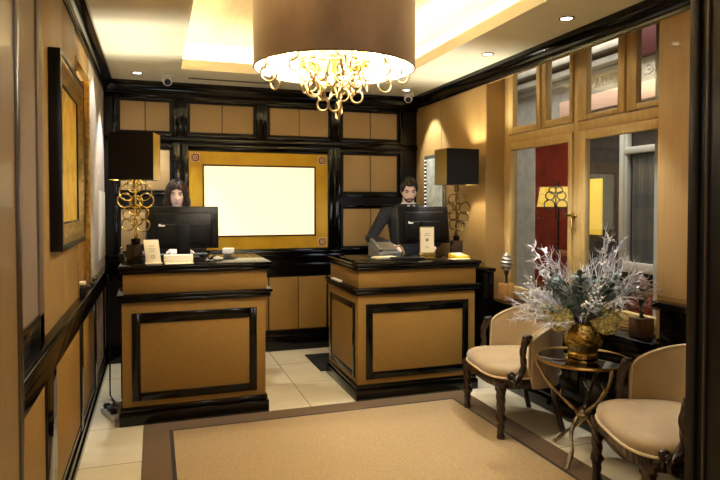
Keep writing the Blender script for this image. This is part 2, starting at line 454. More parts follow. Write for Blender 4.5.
sash(3.74, 4.10, 2.11, 2.664, 3.775, 4.06, 2.165, 2.652, win)
sash(3.22, 3.68, 2.11, 2.664, 3.28, 3.585, 2.15, 2.652, win)
sash(2.825, 3.175, 2.11, 2.664, 2.86, 3.115, 2.15, 2.652, win)
s1 = sash(3.737, 4.60, .737, 2.033, 3.785, 4.555, .80, 1.97, win)
s2 = sash(2.825, 3.683, .737, 2.033, 2.86, 3.595, .80, 1.97, win)
b = MB(); b.box(2.900, 3.70, 1.40, 2.922, 3.735, 1.44, .004); b.tube([(2.905, 3.80, 1.425), (2.892, 3.74, 1.425), (2.892, 3.66, 1.418)], .008, 8); b.ball((2.892, 3.66, 1.418), .012, 8); b.tube([(2.90, 3.715, 1.41), (2.894, 3.70, 1.37), (2.892, 3.69, 1.345)], .006, 6)
struct('window_latch', b, mat('brass', (150, 120, 62), .3, 1), win)

# ---- opening through which the room is seen (front wall)
struct('wall_front', one('box', -2.2, 1.35, 0, -.36, YF, H), wood('jamb_wood', (140, 111, 66), (133, 104, 60), .5))
b = MB(); b.box(2.06, 1.35, 0, 2.95, YF, H, .004)
jr = struct('door_1', b, mat('matt_black_jamb', (14, 11, 10), .45, spec=.2))
struct('jamb_bead', one('box', 2.052, 1.815, 0, 2.062, 1.823, H), mat('bead_bronze', (64, 54, 46), .35, .4), jr)
b = MB(); b.box(2.046, 1.86, 0, 2.06, 1.90, H, .005)
struct('jamb_edge', b, mat('dark_edge', (34, 28, 24), .4, spec=.2), jr)
struct('jamb_edge', one('box', -.372, 1.865, 0, -.352, YF + .004, H, .005), mat('umber_edge', (60, 44, 26), .3), bpy.data.objects['wall_front'])
# entrance hall shell behind the camera
struct('wall_entrance', one('box', -2.2, -2.3, 0, 2.95, -2.2, H), LTAN)
struct('wall_hall_left', one('box', -2.3, -2.3, 0, -2.2, YF, H), LTAN)
struct('wall_hall_right', one('box', 2.95, -2.3, 0, 3.05, YF - .3, H), LTAN)

# three unseen globes added behind the camera to light the room
for (x, y, z) in ((2.55, -.4, 1.75), (-1.5, -.4, 1.75), (.9, -1.2, 1.9)):
    t = thing('fill_globe', 'unseen white fill globe added behind the viewer to light the room', 'lamp', (x, y, z), 0, 'added fill globes')
    one('ball', (0, 0, 0), .12, 24).build('globe', LAMPW, t); one('tube', [(0, 0, .11), (0, 0, H - z)], .008, 8).build('rod', GOLD, t)
    point_light('fill_globe_light', (0, 0, -.16), 11, NEUT, .12, t)

# ================================================================== OUTSIDE THE WINDOW
b = MB()
FX = 4.62
b.box(FX, 6.66, -.2, FX + .3, 8.4, 2.36); b.box(FX + .05, 3.0, 2.36, FX + .3, 8.4, 4.4)
for z, d in ((2.36, .12), (2.44, .06), (2.92, .05), (3.0, .16), (3.12, .22)): b.box(FX - d + .06, 5.0 if z > 2.9 else 3.0, z, FX + .1, 8.4, z + .07, .012)
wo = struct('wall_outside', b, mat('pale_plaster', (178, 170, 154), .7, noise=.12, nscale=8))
b = MB()
for i in range(9):                                   # low relief scrolls of the frieze
    y = 4.66 + i * .15
    b.torus((FX + .05, y, 2.86), .045, .008, 'x', 18, 6); b.ball((FX + .05, y, 2.86), .014, 8)
    b.tube([(FX + .05, y + .04, 2.81), (FX + .04, y + .07, 2.84), (FX + .05, y + .10, 2.92)], .008, 6)
struct('frieze_ornament', b, bpy.data.materials['pale_plaster'], wo)
struct('pink_lit_band', one('box', FX + .03, 3.1, 2.56, FX + .1, 6.2, 2.74, .01), mat('pink_lit_plaster', (226, 186, 160), .7), wo)  # pinkish light on the frieze, put into the plaster colour
struct('red_panel', one('box', FX - .02, 4.2, 2.98, FX + .06, 4.98, 3.6, .02), mat('oxblood', (70, 18, 12), .5), wo)
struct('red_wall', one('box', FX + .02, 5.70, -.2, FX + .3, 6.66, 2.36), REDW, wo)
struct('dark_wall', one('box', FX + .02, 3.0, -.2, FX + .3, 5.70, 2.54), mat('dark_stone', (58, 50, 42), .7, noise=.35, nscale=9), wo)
b = MB()
for y in (5.06, 4.30): b.box(FX - .04, y - .055, .85, FX + .06, y + .055, 2.36, .01); b.box(FX - .06, y - .03, .85, FX + .04, y + .03, 2.36, .008)
b.box(FX - .05, 4.24, 2.02, FX + .05, 5.1, 2.09, .01); b.box(FX - .05, 4.24, .82, FX + .05, 5.1, .92, .01)
struct('sash_frame', b, mat('white_sash', (196, 192, 178), .5), wo)
b = MB()
pts = [(FX - .02 + .012 * sin(i * 1.9), 4.36 + i * .0125) for i in range(48)]
b.loft([[V((x, y, z)) for z in (.92, 2.02)] for x, y in pts], closed=False, cap=False)
b.loft([[V((x + .012, y, z)) for z in (.92, 2.02)] for x, y in pts], closed=False, cap=False)
struct('curtain', b, mat('grey_curtain', (92, 92, 88), .8), wo)
struct('lit_window', one('box', FX - .005, 5.42, 1.17, FX + .03, 5.60, 1.79, .004), mat('yellow_glow', (220, 180, 60), .6, emit=(226, 186, 66), es=.55), wo)
struct('ground_outside', one('box', 3.06, 3.0, -.2, FX + .3, 8.4, -.1), BOARD)
b = MB(); b.box(3.06, 8.3, -.2, FX + .3, 8.4, 4.4); b.box(3.06, 3.0, -.2, FX + .3, 3.1, 4.4)
struct('wall_well', b, BOARD)
# lamp with a yellow shade before the red wall
t = thing('table_lamp', 'yellow shaded lamp with black iron scrolls, seen through the left window sash', 'lamp', (4.32, 5.76, -.1))
b = MB(); b.lathe([(.235, 1.58), (.20, 1.80)], 28, cap=False); b.lathe([(.229, 1.58), (.194, 1.80)], 28, cap=False)
b.build('lamp_shade', mat('yellow_shade', (222, 176, 60), .7, emit=(226, 186, 70), es=.5), t)
b = MB(); b.tube([(0, 0, .03), (0, 0, 1.58)], .012, 8); b.tube([(0, 0, 1.58), (0, 0, 1.86)], .008, 8); b.lathe([(.16, .0), (.16, .02), (.05, .04), (.02, .08)], 20)
b.build('lamp_stand', LAC2, t)
b = MB(); Rz = M4.Rotation(R(-36), 3, 'Z'); o_ = V((-.20, -.22, 0))
for s in (-1, 1):
    for (cx, cz, r) in ((.065, 1.60, .055), (.06, 1.70, .045), (.035, 1.76, .035)): b.torus(o_ + Rz @ V((s * cx, 0, cz)), r, .007, 'y', 20, 6, rot=Rz)
b.tube([o_ + V((0, 0, 1.46)), o_ + V((0, 0, 1.84))], .007, 6); b.tube([o_ + V((0, 0, 1.46)), (0, 0, 1.42)], .007, 6)
b.build('iron_scroll', mat('black_iron', (20, 15, 12), .5), t)
point_light('yellow_lamp_light', (4.32, 5.76, 1.60), 1.5, (1, .7, .25), .05)
# red sofa
t = thing('sofa', 'red upholstered sofa outside, low behind the right window sash', 'sofa', (4.2, 4.66, -.1))
one('box', -.42, -.75, .10, .28, .75, .42, .05).build('seat', REDW, t); one('box', .16, -.75, .42, .34, .75, .78, .06).build('backrest', REDW, t)
for s in (-1, 1): one('box', -.42, s * .75 - .09, .10, .28, s * .75 + .09, .60, .05).build('armrest', REDW, t)
for sx in (-.36, .26):
    for sy in (-.7, .7): one('lathe', [(.02, 0), (.03, .11)], 12, c=(sx, sy, 0)).build('leg', LAC2, t)

# ================================================================== RUG
def rug_mat():
    m = mat('rug_wool', (206, 172, 122), .95, spec=.1, sheen=.2); nt = m.node_tree; b = nt.nodes['Principled BSDF']
    tc = nt.nodes.new('ShaderNodeTexCoord'); sp = nt.nodes.new('ShaderNodeSeparateXYZ'); nt.links.new(tc.outputs['Object'], sp.inputs[0])
    def math_(op, a, c=None):
        n = nt.nodes.new('ShaderNodeMath'); n.operation = op
        for i, v in enumerate((a, c)):
            if v is None: continue
            if isinstance(v, (int, float)): n.inputs[i].default_value = v
            else: nt.links.new(v, n.inputs[i])
        return n.outputs[0]
    dx = math_('SUBTRACT', math_('ABSOLUTE', sp.outputs[0]), RW); dy = math_('SUBTRACT', math_('ABSOLUTE', sp.outputs[1]), RL)
    d = math_('MAXIMUM', dx, dy)                       # distance beyond the inner field
    line = math_('LESS_THAN', math_('ABSOLUTE', d), .012); out = math_('GREATER_THAN', d, 0.0)
    n = nt.nodes.new('ShaderNodeTexNoise'); n.inputs['Scale'].default_value = 130; n.inputs['Detail'].default_value = 4; nt.links.new(tc.outputs['Object'], n.inputs[0])
    r = nt.nodes.new('ShaderNodeValToRGB'); r.color_ramp.elements[0].color = lin((138, 111, 71)); r.color_ramp.elements[1].color = lin((184, 156, 110)); r.color_ramp.elements[0].position = .3; r.color_ramp.elements[1].position = .68
    nt.links.new(n.outputs['Fac'], r.inputs[0])
    r2 = nt.nodes.new('ShaderNodeValToRGB'); r2.color_ramp.elements[0].color = lin((86, 62, 30)); r2.color_ramp.elements[1].color = lin((110, 82, 44)); nt.links.new(n.outputs['Fac'], r2.inputs[0])
    m1 = nt.nodes.new('ShaderNodeMix'); m1.data_type = 'RGBA'; nt.links.new(out, m1.inputs[0]); nt.links.new(r.outputs[0], m1.inputs[6]); nt.links.new(r2.outputs[0], m1.inputs[7])
    m2 = nt.nodes.new('ShaderNodeMix'); m2.data_type = 'RGBA'; nt.links.new(line, m2.inputs[0]); nt.links.new(m1.outputs[2], m2.inputs[6]); m2.inputs[7].default_value = lin((30, 20, 12))
    nt.links.new(m2.outputs[2], b.inputs['Base Color'])
    bp = nt.nodes.new('ShaderNodeBump'); bp.inputs['Strength'].default_value = .5; bp.inputs['Distance'].default_value = .003; nt.links.new(n.outputs['Fac'], bp.inputs['Height']); nt.links.new(bp.outputs[0], b.inputs['Normal'])
    return m
RX0, RX1, RY0, RY1 = -.083, 2.34, 1.2, 4.32
RW = (2.155 - .08) / 2; RL = (4.155 - 1.365) / 2
cx, cy = (RX0 + RX1) / 2, (RY0 + RY1) / 2
b = one('box', RX0 - cx, RY0 - cy, 0, RX1 - cx, RY1 - cy, .009, .003)
tag(b.build('rug', rug_mat(), loc=(cx, cy, .0005)), 'beige wool rug with thin dark line and brown border', 'rug')
b = one('box', 1.40, 5.24, 0, 2.45, 5.85, .012, .004)
tag(b.build('floor_mat', mat('black_rubber', (16, 15, 15), .6)), 'black mat on the tiles behind the right desk', 'mat')

# ================================================================== DESKS
def desk(name, label, x0, x1, s, yb=5.18):
    t = thing(name, label, 'desk', ((x0 + x1) / 2, 4.75, 0)); L = (x1 - x0) / 2; yf = -.41; yk = yb - 4.75
    z = lambda v: v * s
    b = MB(); b.box(-L, yf, 0, L, yk, z(.085), .004); b.box(-L + .008, yf + .008, z(.085), L - .008, yk - .008, z(.125), .012)
    b.build('plinth', LAC, t)
    i = .022
    one('box', -L + i, yf + i, z(.12), L - i, yk - i, z(.835), .003).build('body', DESKTAN, t)
    def fld(u0, u1, side):                 # framed field on front / side
        w = .055; b = MB(); p = MB()
        z0, z1 = z(.163), z(.765)
        if side == 'f':
            y0, y1 = yf + i - .012, yf + i + .004
            b.box(u0, y0, z0, u0 + w, y1, z1, .005); b.box(u1 - w, y0, z0, u1, y1, z1, .005); b.box(u0 + w, y0, z0, u1 - w, y1, z0 + w, .005); b.box(u0 + w, y0, z1 - w * 1.3, u1 - w, y1, z1, .005)
            p.box(u0 + w, y1 - .010, z0 + w, u1 - w, y1, z1 - w * 1.3, .002)
        else:
            xx = -L + i if side == 'l' else L - i; sg = -1 if side == 'l' else 1
            xa, xb = sorted((xx + sg * .012, xx - sg * .004)); w = .045
            b.box(xa, u0, z0, xb, u0 + w, z1, .005); b.box(xa, u1 - w, z0, xb, u1, z1, .005); b.box(xa, u0 + w, z0, xb, u1 - w, z0 + w, .005); b.box(xa, u0 + w, z1 - w, xb, u1 - w, z1, .005)
            pa, pb = sorted((xx + sg * .006, xx - sg * .004)); p.box(pa, u0 + w, z0 + w, pb, u1 - w, z1 - w, .002)
        fo = b.build('panel_frame', LAC, t); p.build('panel', DESKTAN, fo)
    fld(-L + .085, L - .085, 'f'); fld(yf + .09, yk - .09, 'l'); fld(yf + .09, yk - .09, 'r')
    b = MB(); b.box(-L - .012, yf - .006, z(.868), L + .03, yk, z(.895), .010); b.box(-L, yf + .004, z(.835), L + .018, yk - .01, z(.868), .012)
    b.build('ledge', LAC, t)
    u = .03
    one('box', -L + u, yf + u, z(.89), L - u + .02, yk - .05, z(1.03), .002).build('riser', DESKTAN, t)
    b = MB(); b.box(-L + .003, yf, z(1.06), L + .03, yk - .03, z(1.09), .011); b.box(-L + .012, yf + .012, z(1.028), L + .02, yk - .04, z(1.06), .010)
    b.build('desk_top', LAC, t)
    b = MB(); e = .10; b.box(-L + e, yf + e - .006, z(1.09), L + .03 - e, yf + e, z(1.09) + .0012); b.box(L + .03 - e, yf + e - .006, z(1.09), L + .036 - e, yk - e, z(1.09) + .0012); b.box(-L + e, yf + e, z(1.09), -L + e + .006, yk - e, z(1.09) + .0012)
    b.build('brass_inlay', GOLD, t)
    return t
desk('reception_desk', 'left golden panelled reception desk with black lacquer trim, next to left wall', -.24, .775, 1.0)
desk('reception_desk', 'right golden panelled reception desk with black lacquer trim, near the window wall', 1.44, 2.49, .965, 5.20)
Z1, Z2 = 1.0913, 1.0532

# ================================================================== TABLE LAMPS ON THE DESKS
def ring_lamp(label, loc, rotz, zr, zs0, zs1, hw, hd, rings, gm, bm, br, front_m, side_m):
    t = thing('table_lamp', label, 'lamp', loc, rotz)
    one('box', -br, -br, 0, br, br, zr - .06, .004).build('base_block', bm, t)
    b = MB(); b.box(-br * .5, -br * .5, zr - .06, br * .5, br * .5, zr - .02, .004); b.build('base_cap', LAC, t)
    b = MB(); b.lathe([(.011, zr - .02), (.016, zr - .01), (.011, zr + .02)], 14); b.tube([(0, 0, zr), (0, 0, zs1 - .03)], .008, 10); b.lathe([(.02, zs0 - .06), (.022, zs0), (.022, zs0 + .04)], 14)
    b.build('stem', gm, t)
    for (x, z, r, y) in rings:
        one('torus', (x, y, z), r, .0052, 'y', 26, 7).build('ring', gm, t)
    f = .004
    for nm, m, q in (('shade_front', front_m, (-hw, -hd, hw, -hd + f)), ('shade_back', front_m, (-hw, hd - f, hw, hd)), ('shade_side', side_m, (-hw, -hd + f, -hw + f, hd - f)), ('shade_side', side_m, (hw - f, -hd + f, hw, hd - f))):
        one('box', q[0], q[1], zs0, q[2], q[3], zs1).build(nm, m, t)
    b = MB(); b.box(-hw + f, -.006, zs1 - .03, hw - f, .006, zs1 - .024); b.build('shade_carrier', gm, t)
    b = MB(); b.ball((0, 0, zs0 + .12), .035, 14, sc=(1, 1, 1.2)); b.build('bulb', LAMPW, t)
    point_light('lamp_light', (0, 0, zs0 + .19), 46.0, WARM, .035, t)
    return t
SHB = mat('black_satin_shade', (15, 12, 10), .42, spec=.25)
SHG = mat('gold_satin_shade', (206, 176, 84), .35, .4)
SHO = mat('olive_gold_shade', (128, 108, 48), .35, .4)
rl = [(-.052, .50, .06, 0), (.052, .50, .06, .012), (0, .55, .052, -.012), (-.075, .44, .05, .01), (.08, .44, .05, -.01), (0, .43, .045, .02),
      (-.04, .35, .05, .012), (.045, .35, .05, -.012), (0, .30, .042, .01), (-.05, .27, .042, -.012), (.052, .265, .045, 0), (0, .375, .04, -.02)]
ring_lamp('table lamp with bright gold rings and black shade on the left desk', (-.132, 4.60, Z1), R(-14), .19, .585, .915, .152, .10, rl, GOLD, mat('dark_block', (38, 30, 22), .2, coat=.5), .052, SHB, SHG)
rl2 = [(-.03, .49, .05, 0), (.045, .50, .048, .012), (-.055, .42, .048, .01), (.075, .42, .052, -.01), (.01, .44, .04, .02), (-.02, .36, .046, .012), (.06, .335, .05, -.012), (-.03, .28, .045, -.012), (.035, .265, .045, 0)]
ring_lamp('table lamp with dark bronze rings and black shade on the right desk', (2.475, 4.70, Z2), R(2), .20, .62, .925, .155, .11, rl2, mat('bronze', (120, 98, 58), .25, 1), mat('smoked_block', (78, 60, 44), .12, .5), .042, SHB, SHO)

# ================================================================== MONITORS
def monitor(label, loc, rotz, tilt, W=.53, Hh=.325, zc=.235):
    t = thing('computer_monitor', label, 'monitor', loc, rotz)
    Rt = M4.Rotation(tilt, 3, 'X')
    def tr(mb):
        for v in mb.bm.verts: v.co = V((0, 0, zc)) + Rt @ (v.co - V((0, 0, zc)))
        return mb
    # the back of the screen faces the camera (-Y), the display looks at the clerk (+Y)
    b = MB(); b.box(-W / 2, .0, zc - Hh / 2, W / 2, .028, zc + Hh / 2, .006); b.box(-W / 2 + .05, -.022, zc - Hh / 2 + .03, W / 2 - .05, .004, zc + Hh / 2 - .05, .012)
    case = tr(b).build('case', BLK, t)
    b = MB(); b.box(-W / 2 + .014, .027, zc - Hh / 2 + .018, W / 2 - .014, .030, zc + Hh / 2 - .014); tr(b).build('display', mat('screen_light', (200, 215, 235), .3, emit=(225, 232, 250), es=3.5), case)
    b = MB(); b.box(-W / 2 + .10, -.026, zc + .02, W / 2 - .10, -.02, zc + .028); tr(b).build('vent_slot', mat('slot_grey', (48, 48, 50), .5), case)
    b = MB(); b.box(-W / 2 + .085, -.0245, zc + .01, -W / 2 + .13, -.0215, zc + .028); tr(b).build('sticker', WHITE, case)
    b = MB(); b.box(-.05, -.05, 0.012, .05, -.02, zc + .03, .006); b.build('stand_post', BLK, t)
    b = MB(); b.box(-.12, -.11, 0, .12, .08, .014, .006); b.build('stand_base', BLK, t)
    return t
monitor('black monitor seen from behind on the left desk, in front of the woman', (.205, 4.84, Z1), 0, R(-4))
monitor('black monitor seen from behind on the right desk, in front of the man', (2.215, 4.80, Z2), R(5), R(-7), .50, .325, .275)

# ================================================================== ITEMS ON THE LEFT DESK
def card_marks(mb, w, y, zs, m=1):
    for k, z in enumerate(zs): mb.box(-w * (.7 if k % 2 else .5), y - .0006, z, w * (.7 if k % 2 else .5), y + .0006, z + .0035, m=m)
INK = mat('faded_ink', (150, 120, 78), .7)
t = thing('card_stand', 'cream card leaning on a stand beside the gold ring lamp', 'card', (-.01, 4.44, Z1), R(4))
b = MB(); b.box(-.05, -.003, .004, .05, .003, .165, .001); card_marks(b, .035, -.0032, (.12, .10, .085)); b.torus((0, -.0035, .05), .010, .002, 'y', 14, 5, m=1)
for v in b.bm.verts: v.co = V((v.co.x - (v.co.z * .10), v.co.y + v.co.z * .28, v.co.z))
b.build('card', [PAPER, INK], t)
b = MB(); b.box(-.055, -.02, 0, .055, .06, .006, .002); b.build('foot', PAPER, t)
b = MB(); b.box(-.098, -.05, .0, .098, .05, .056, .004); b.box(-.098, -.052, .0, .098, -.05, .008, m=1)
t = b.build('box', [mat('ivory_box', (246, 240, 222), .5), GOLD], loc=(.155, 4.47, Z1)); tag(t, 'low white box in front of the left monitor', 'box')
b = MB(); b.box(-.095, -.03, 0, .095, .04, .006, .002); tag(b.build('notepad', PAPER, loc=(.158, 4.375, Z1)), 'thin cream pad in front of the white box', 'pad')
t = thing('card_reader', 'small white device at the right end of the left desk', 'card reader', (.555, 4.92, Z1), R(-15))
b = MB(); b.box(-.045, -.03, .02, .045, .03, .065, .008); b.build('body', WHITE, t); b = MB(); b.box(-.03, -.045, 0, .03, .03, .022, .006); b.build('base', GREYP, t)
b = MB(); b.tube([(.36, 4.80, .012), (.40, 4.70, .06), (.44, 4.66, .012), (.50, 4.70, .014), (.47, 4.78, .012), (.40, 4.76, .014), (.38, 4.68, .012), (.46, 4.62, .012), (.56, 4.64, .012), (.60, 4.74, .012)], .006, 8)
tag(b.build('cable', BLK, loc=(0, 0, Z1 - .005)), 'coil of black cable beside the left monitor', 'cable')
t = thing('mouse', 'pale computer mouse lying right of the black cable on left desk', 'mouse', (.44, 4.57, Z1), R(40))
b = MB(); b.ball((0, 0, .012), .032, 14, sc=(.9, 1.4, .6)); 
for v in b.bm.verts: v.co.z = max(0, v.co.z)
b.build('shell', mat('pearl', (196, 190, 170), .35), t); one('torus', (0, -.02, .026), .008, .003, 'x', 12, 6).build('wheel', BLK, t)
t = thing('keyboard', 'black computer keyboard behind the left monitor', 'keyboard', (.21, 5.05, Z1))
one('box', -.2, -.06, 0, .2, .06, .014, .004).build('tray', BLK, t)
b = MB()
for r_ in range(5):
    for c_ in range(14): b.box(-.19 + c_ * .0272, -.053 + r_ * .0215, .014, -.168 + c_ * .0272, -.035 + r_ * .0215, .019)
b.build('keys', GREYP, t)['kind'] = 'stuff'
b = MB(); b.box(-.02, -.02, 0, .02, .02, .05, .004); b.tube([(0, 0, .05), (0, 0, .085)], .006, 8, m=1); b.ball((0, 0, .09), .011, 10, m=1)
tag(b.build('desk_bell', [BLK, CHROME], loc=(-.235, 4.78, Z1)), 'small chrome topped black block at left end of left desk', 'block')

# ================================================================== ITEMS ON THE RIGHT DESK
t = thing('sign_holder', 'upright cream and gold sign holder at front of the right desk', 'sign', (2.155, 4.615, Z2), R(-6))
b = MB(); b.box(-.068, -.06, 0, .068, .06, .012, .003); b.box(-.068, -.02, .012, .068, .02, .045, .004); b.build('base', GOLD, t)
b = MB(); b.box(-.064, -.006, .04, .064, .006, .265, .002); b.build('plate', ANTG, t)
b = MB(); b.box(-.058, -.009, .05, .058, -.005, .258); card_marks(b, .04, -.0095, (.205, .192), 1); b.torus((0, -.009, .155), .010, .003, 'y', 14, 6, m=1); b.ball((0, -.009, .155), .006, 8, m=1); card_marks(b, .025, -.0095, (.10, .088), 1); b.build('card', [PAPER, INK], t)
t = thing('desk_phone', 'grey slanted desk phone left of the right monitor', 'telephone', (1.90, 4.93, Z2), R(10))
b = MB()
b.loft([[V((x, y, z)) for (y, z) in ((-.09, 0), (.10, 0), (.10, .11), (.085, .12), (-.09, .03))] for x in (-.11, .11)]); b.build('body', GREYP, t)
b = MB(); b.box(-.10, -.085, 0, .10, -.0, .004)
Rt = M4.Rotation(R(27), 3, 'X')
b = MB(); b.box(-.05, -.06, -.003, .095, .07, .003, .001)
for v in b.bm.verts: v.co = Rt @ v.co + V((0, .0, .083))
b.build('keypad', mat('keypad_bronze', (120, 108, 84), .35, .4), t)
b = MB(); b.tube([(-.085, -.07, .055), (-.085, -.04, .085), (-.085, .06, .135), (-.085, .085, .135)], [.02, .014, .014, .02], 10); hs_ = b.build('handset', GREYP, t)
b = MB(); b.tube([(.11, .05, .07), (.17, .03, .085), (.18, .0, .06), (.16, -.06, .02), (.12, -.1, .01)], .010, 8); b.build('cord', mat('gold_cord', (140, 118, 72), .4, .5), hs_)
b = MB(); b.box(-.12, -.08, 0, .12, .08, .022, .005); tag(b.build('blotter_tray', BLK, loc=(1.95, 4.55, Z2), rotz=R(4)), 'flat black tray left of the gold sign holder', 'tray')
b = MB()
for k in range(4): b.box(-.10 + .004 * k, -.06, .002 + .003 * k, .10 - .003 * k, .06, .0045 + .003 * k)
tag(b.build('papers', PAPER, loc=(1.83, 4.75, Z2), rotz=R(8)), 'loose cream papers before the desk phone', 'papers')
t = thing('calculator', 'yellow and white desk calculator at right end of the right desk', 'calculator', (2.425, 4.555, Z2), R(12))
b = MB(); b.loft([[V((x, y, z)) for (y, z) in ((-.06, 0), (.06, 0), (.06, .04), (-.06, .018))] for x in (-.065, .065)]); b.build('body', mat('yellow_plastic', (236, 196, 40), .4), t)
Rt = M4.Rotation(R(10.4), 3, 'X'); b = MB()
for i in range(4):
    for j in range(3): b.box(-.05 + i * .025, -.045 + j * .022, -.001, -.032 + i * .025, -.031 + j * .022, .004)
b.box(-.05, .025, -.001, .05, .05, .003)
for v in b.bm.verts: v.co = Rt @ v.co + V((0, 0, .0295))
b.build('buttons', WHITE, t)['kind'] = 'stuff'
b = MB(); b.box(-.085, -.04, 0, .085, .05, .004); tag(b.build('paper_slip', PAPER, loc=(2.385, 4.465, Z2), rotz=R(10)), 'white paper slip in front of the yellow calculator', 'paper')
b = MB()
b.box(-.017, -.12, 0, .017, .12, .012, .002)
tag(b.build('leaflet_stack', WHITE, loc=(1.449, 4.90, .8641)), 'stack of white leaflets on side ledge of the right desk', 'leaflets')

# ================================================================== CHANDELIER
CHX, CHY, CZ, CR = 1.014, 3.46, 2.30, .475
t = thing('chandelier', 'large brown drum chandelier with hanging gold rings under the tray ceiling', 'chandelier', (CHX, CHY, CZ))
SHADE = mat('brown_velvet_shade', (146, 118, 102), .7, sheen=.5, noise=.22, nscale=4, stretch=(1, 1, .5)); SHIN = mat('white_shade_lining', (250, 244, 226), .6)
HS = .44
b = MB(); b.lathe([(CR, 0), (CR, HS)], 72, cap=False); ds_ = b.build('drum_shade', SHADE, t)
b = MB(); b.lathe([(CR - .006, .003), (CR - .006, HS - .003)], 72, cap=False); b.build('shade_lining', SHIN, ds_, recalc=False)
b = MB()
for z in (0, HS): b.torus((0, 0, z), CR - .003, .005, 'z', 72, 6)
b.build('shade_rim', mat('rim_bronze', (96, 70, 44), .4, .5), ds_)
b = MB(); 
for k in range(8):
    a = k * pi / 4 + .2; b.tube([(0, 0, .06), (.47 * cos(a), .47 * sin(a), .035)], .004, 6)
b.tube([(0, 0, -.02), (0, 0, ZT - CZ)], .014, 10); b.lathe([(.07, ZT - CZ - .03), (.075, ZT - CZ)], 24)
b.build('frame', ANTG, t)
b = MB(); b.lathe([(.20, .02), (.20, .10), (.19, .11)], 36, cap=False)
for k in range(10):
    a = 2 * pi * k / 10; b.box(.196 * cos(a) - .02, .196 * sin(a) - .02, .03, .196 * cos(a) + .02, .196 * sin(a) + .02, .09, .004)
b.build('inner_band', GOLD, t)
b = MB(); b.lathe([(CR - .02, .20), (CR - .02, .206)], 48); b.build('diffuser', mat('diffuser_glow', (255, 250, 235), .5, emit=(255, 244, 220), es=6), t)
for k in range(6):
    a = 2 * pi * k / 6 + .3
    b = MB(); b.ball((.30 * cos(a), .30 * sin(a), .13), .03, 12, sc=(1, 1, 1.3)); b.lathe([(.014, .165), (.014, .2)], 10, c=(.30 * cos(a), .30 * sin(a), 0)); b.build('bulb', LAMPW, t)
random.seed(11)
def rmesh(r):
    b = MB(); b.torus((0, 0, 0), r, .0065, 'y', 24, 7); o = b.build('ring', GOLD2, t); return o
GOLD2 = mat('pale_gold_ring', (178, 154, 110), .36, 1)
protos = [rmesh(.036), rmesh(.043), rmesh(.048)]
used = [0, 0, 0]
def put_ring(x, y, z, a, k):
    if used[k] == 0: o = protos[k]; used[k] = 1
    else:
        o = protos[k].copy(); COL.objects.link(o)
    o.location = (x, y, z); o.rotation_euler = (random.uniform(-.2, .2), 0, a)
for i in range(17):                                   # cluster of chains in the middle
    a = i * 2.4; rad = .05 + .16 * math.sqrt(i / 17); x, y = rad * cos(a), rad * sin(a)
    z = .0 - random.uniform(0, .03); n = (4, 3, 3, 2, 3, 2)[i % 6] - (1 if rad > .17 else 0)
    for j in range(n):
        k = random.randrange(3); put_ring(x + random.uniform(-.012, .012), y + random.uniform(-.012, .012), z, a + j * 1.3 + random.uniform(-.4, .4), k)
        z -= (.036, .043, .048)[k] * 1.62
for k_ in range(2):
    put_ring(.02 * k_, .01, -.195 - .045 * k_, .5 + k_, 2)
for i in range(9):                                    # short chains round the rim
    a = i * 2 * pi / 9 + .35; x, y = .40 * cos(a), .40 * sin(a); z = .022
    for j in range(2):
        put_ring(x + random.uniform(-.01, .01), y, z, a + pi / 2 + j * 1.2, (i + j) % 3); z -= .066
for k in range(4):
    a = k * pi / 2 + .4; point_light('chandelier_light', (.30 * cos(a), .30 * sin(a), .10), 11, NEUT, .05, t)
for k in range(3):
    a = k * 2.1 + .9; point_light('chandelier_light', (.25 * cos(a), .25 * sin(a), .32), 5, NEUT, .05, t)

# ================================================================== DOWNLIGHTS, SECURITY CAMERAS
def downlight(label, x, y, power, ang=70, rot=(0, 0, 0), col=COOL):
    t = thing('downlight', label, 'ceiling light', (x, y, H))
    b = MB(); b.torus((0, 0, -.002), .042, .007, 'z', 28, 8); b.build('bezel', CHROME, t)
    b = MB(); b.lathe([(.038, -.003), (.038, .001)], 24); b.build('lamp', LAMPW, t)
    spot_light('ceiling_spot', (0, 0, -.02), power, col, ang, .5, rot, .02, t)
    return t
downlight('small round downlight in the ceiling left of the left security camera', -.14, 5.72, 80, 85)
downlight('small round downlight in the ceiling beside the right security camera', 2.43, 5.70, 60, 62, (0, R(-20), 0))
downlight('round downlight near the window between chandelier and black crown, farther one', 2.45, 4.15, 60, 70)
downlight('round downlight in the ceiling above the window, closest to the viewer', 2.45, 3.20, 95, 75)
spot_light('ceiling_spot', (-.20, 5.10, H - .02), 18, COOL, 70, .6, (0, R(22), 0))  # added spot without a fixture, brightens the left wall
def seccam(label, x, y, rz):
    t = thing('security_camera', label, 'camera', (x, y, H), rz)
    b = MB(); b.lathe([(.055, -.03), (.058, -.015), (.05, 0)], 24); b.build('mount', WHITE, t)
    b = MB(); b.ball((0, 0, -.055), .045, 18); b.tube([(0, 0, -.055), (0, -.04, -.075)], .036, 18); ho_ = b.build('housing', WHITE, t)
    b = MB(); b.tube([(0, -.036, -.073), (0, -.046, -.079)], .028, 18); b.build('lens', BLK, ho_)
seccam('white round security camera on the ceiling at the left corner', .115, 5.72, R(0))
seccam('white round security camera on the ceiling at the right corner', 2.52, 5.86, R(-25))

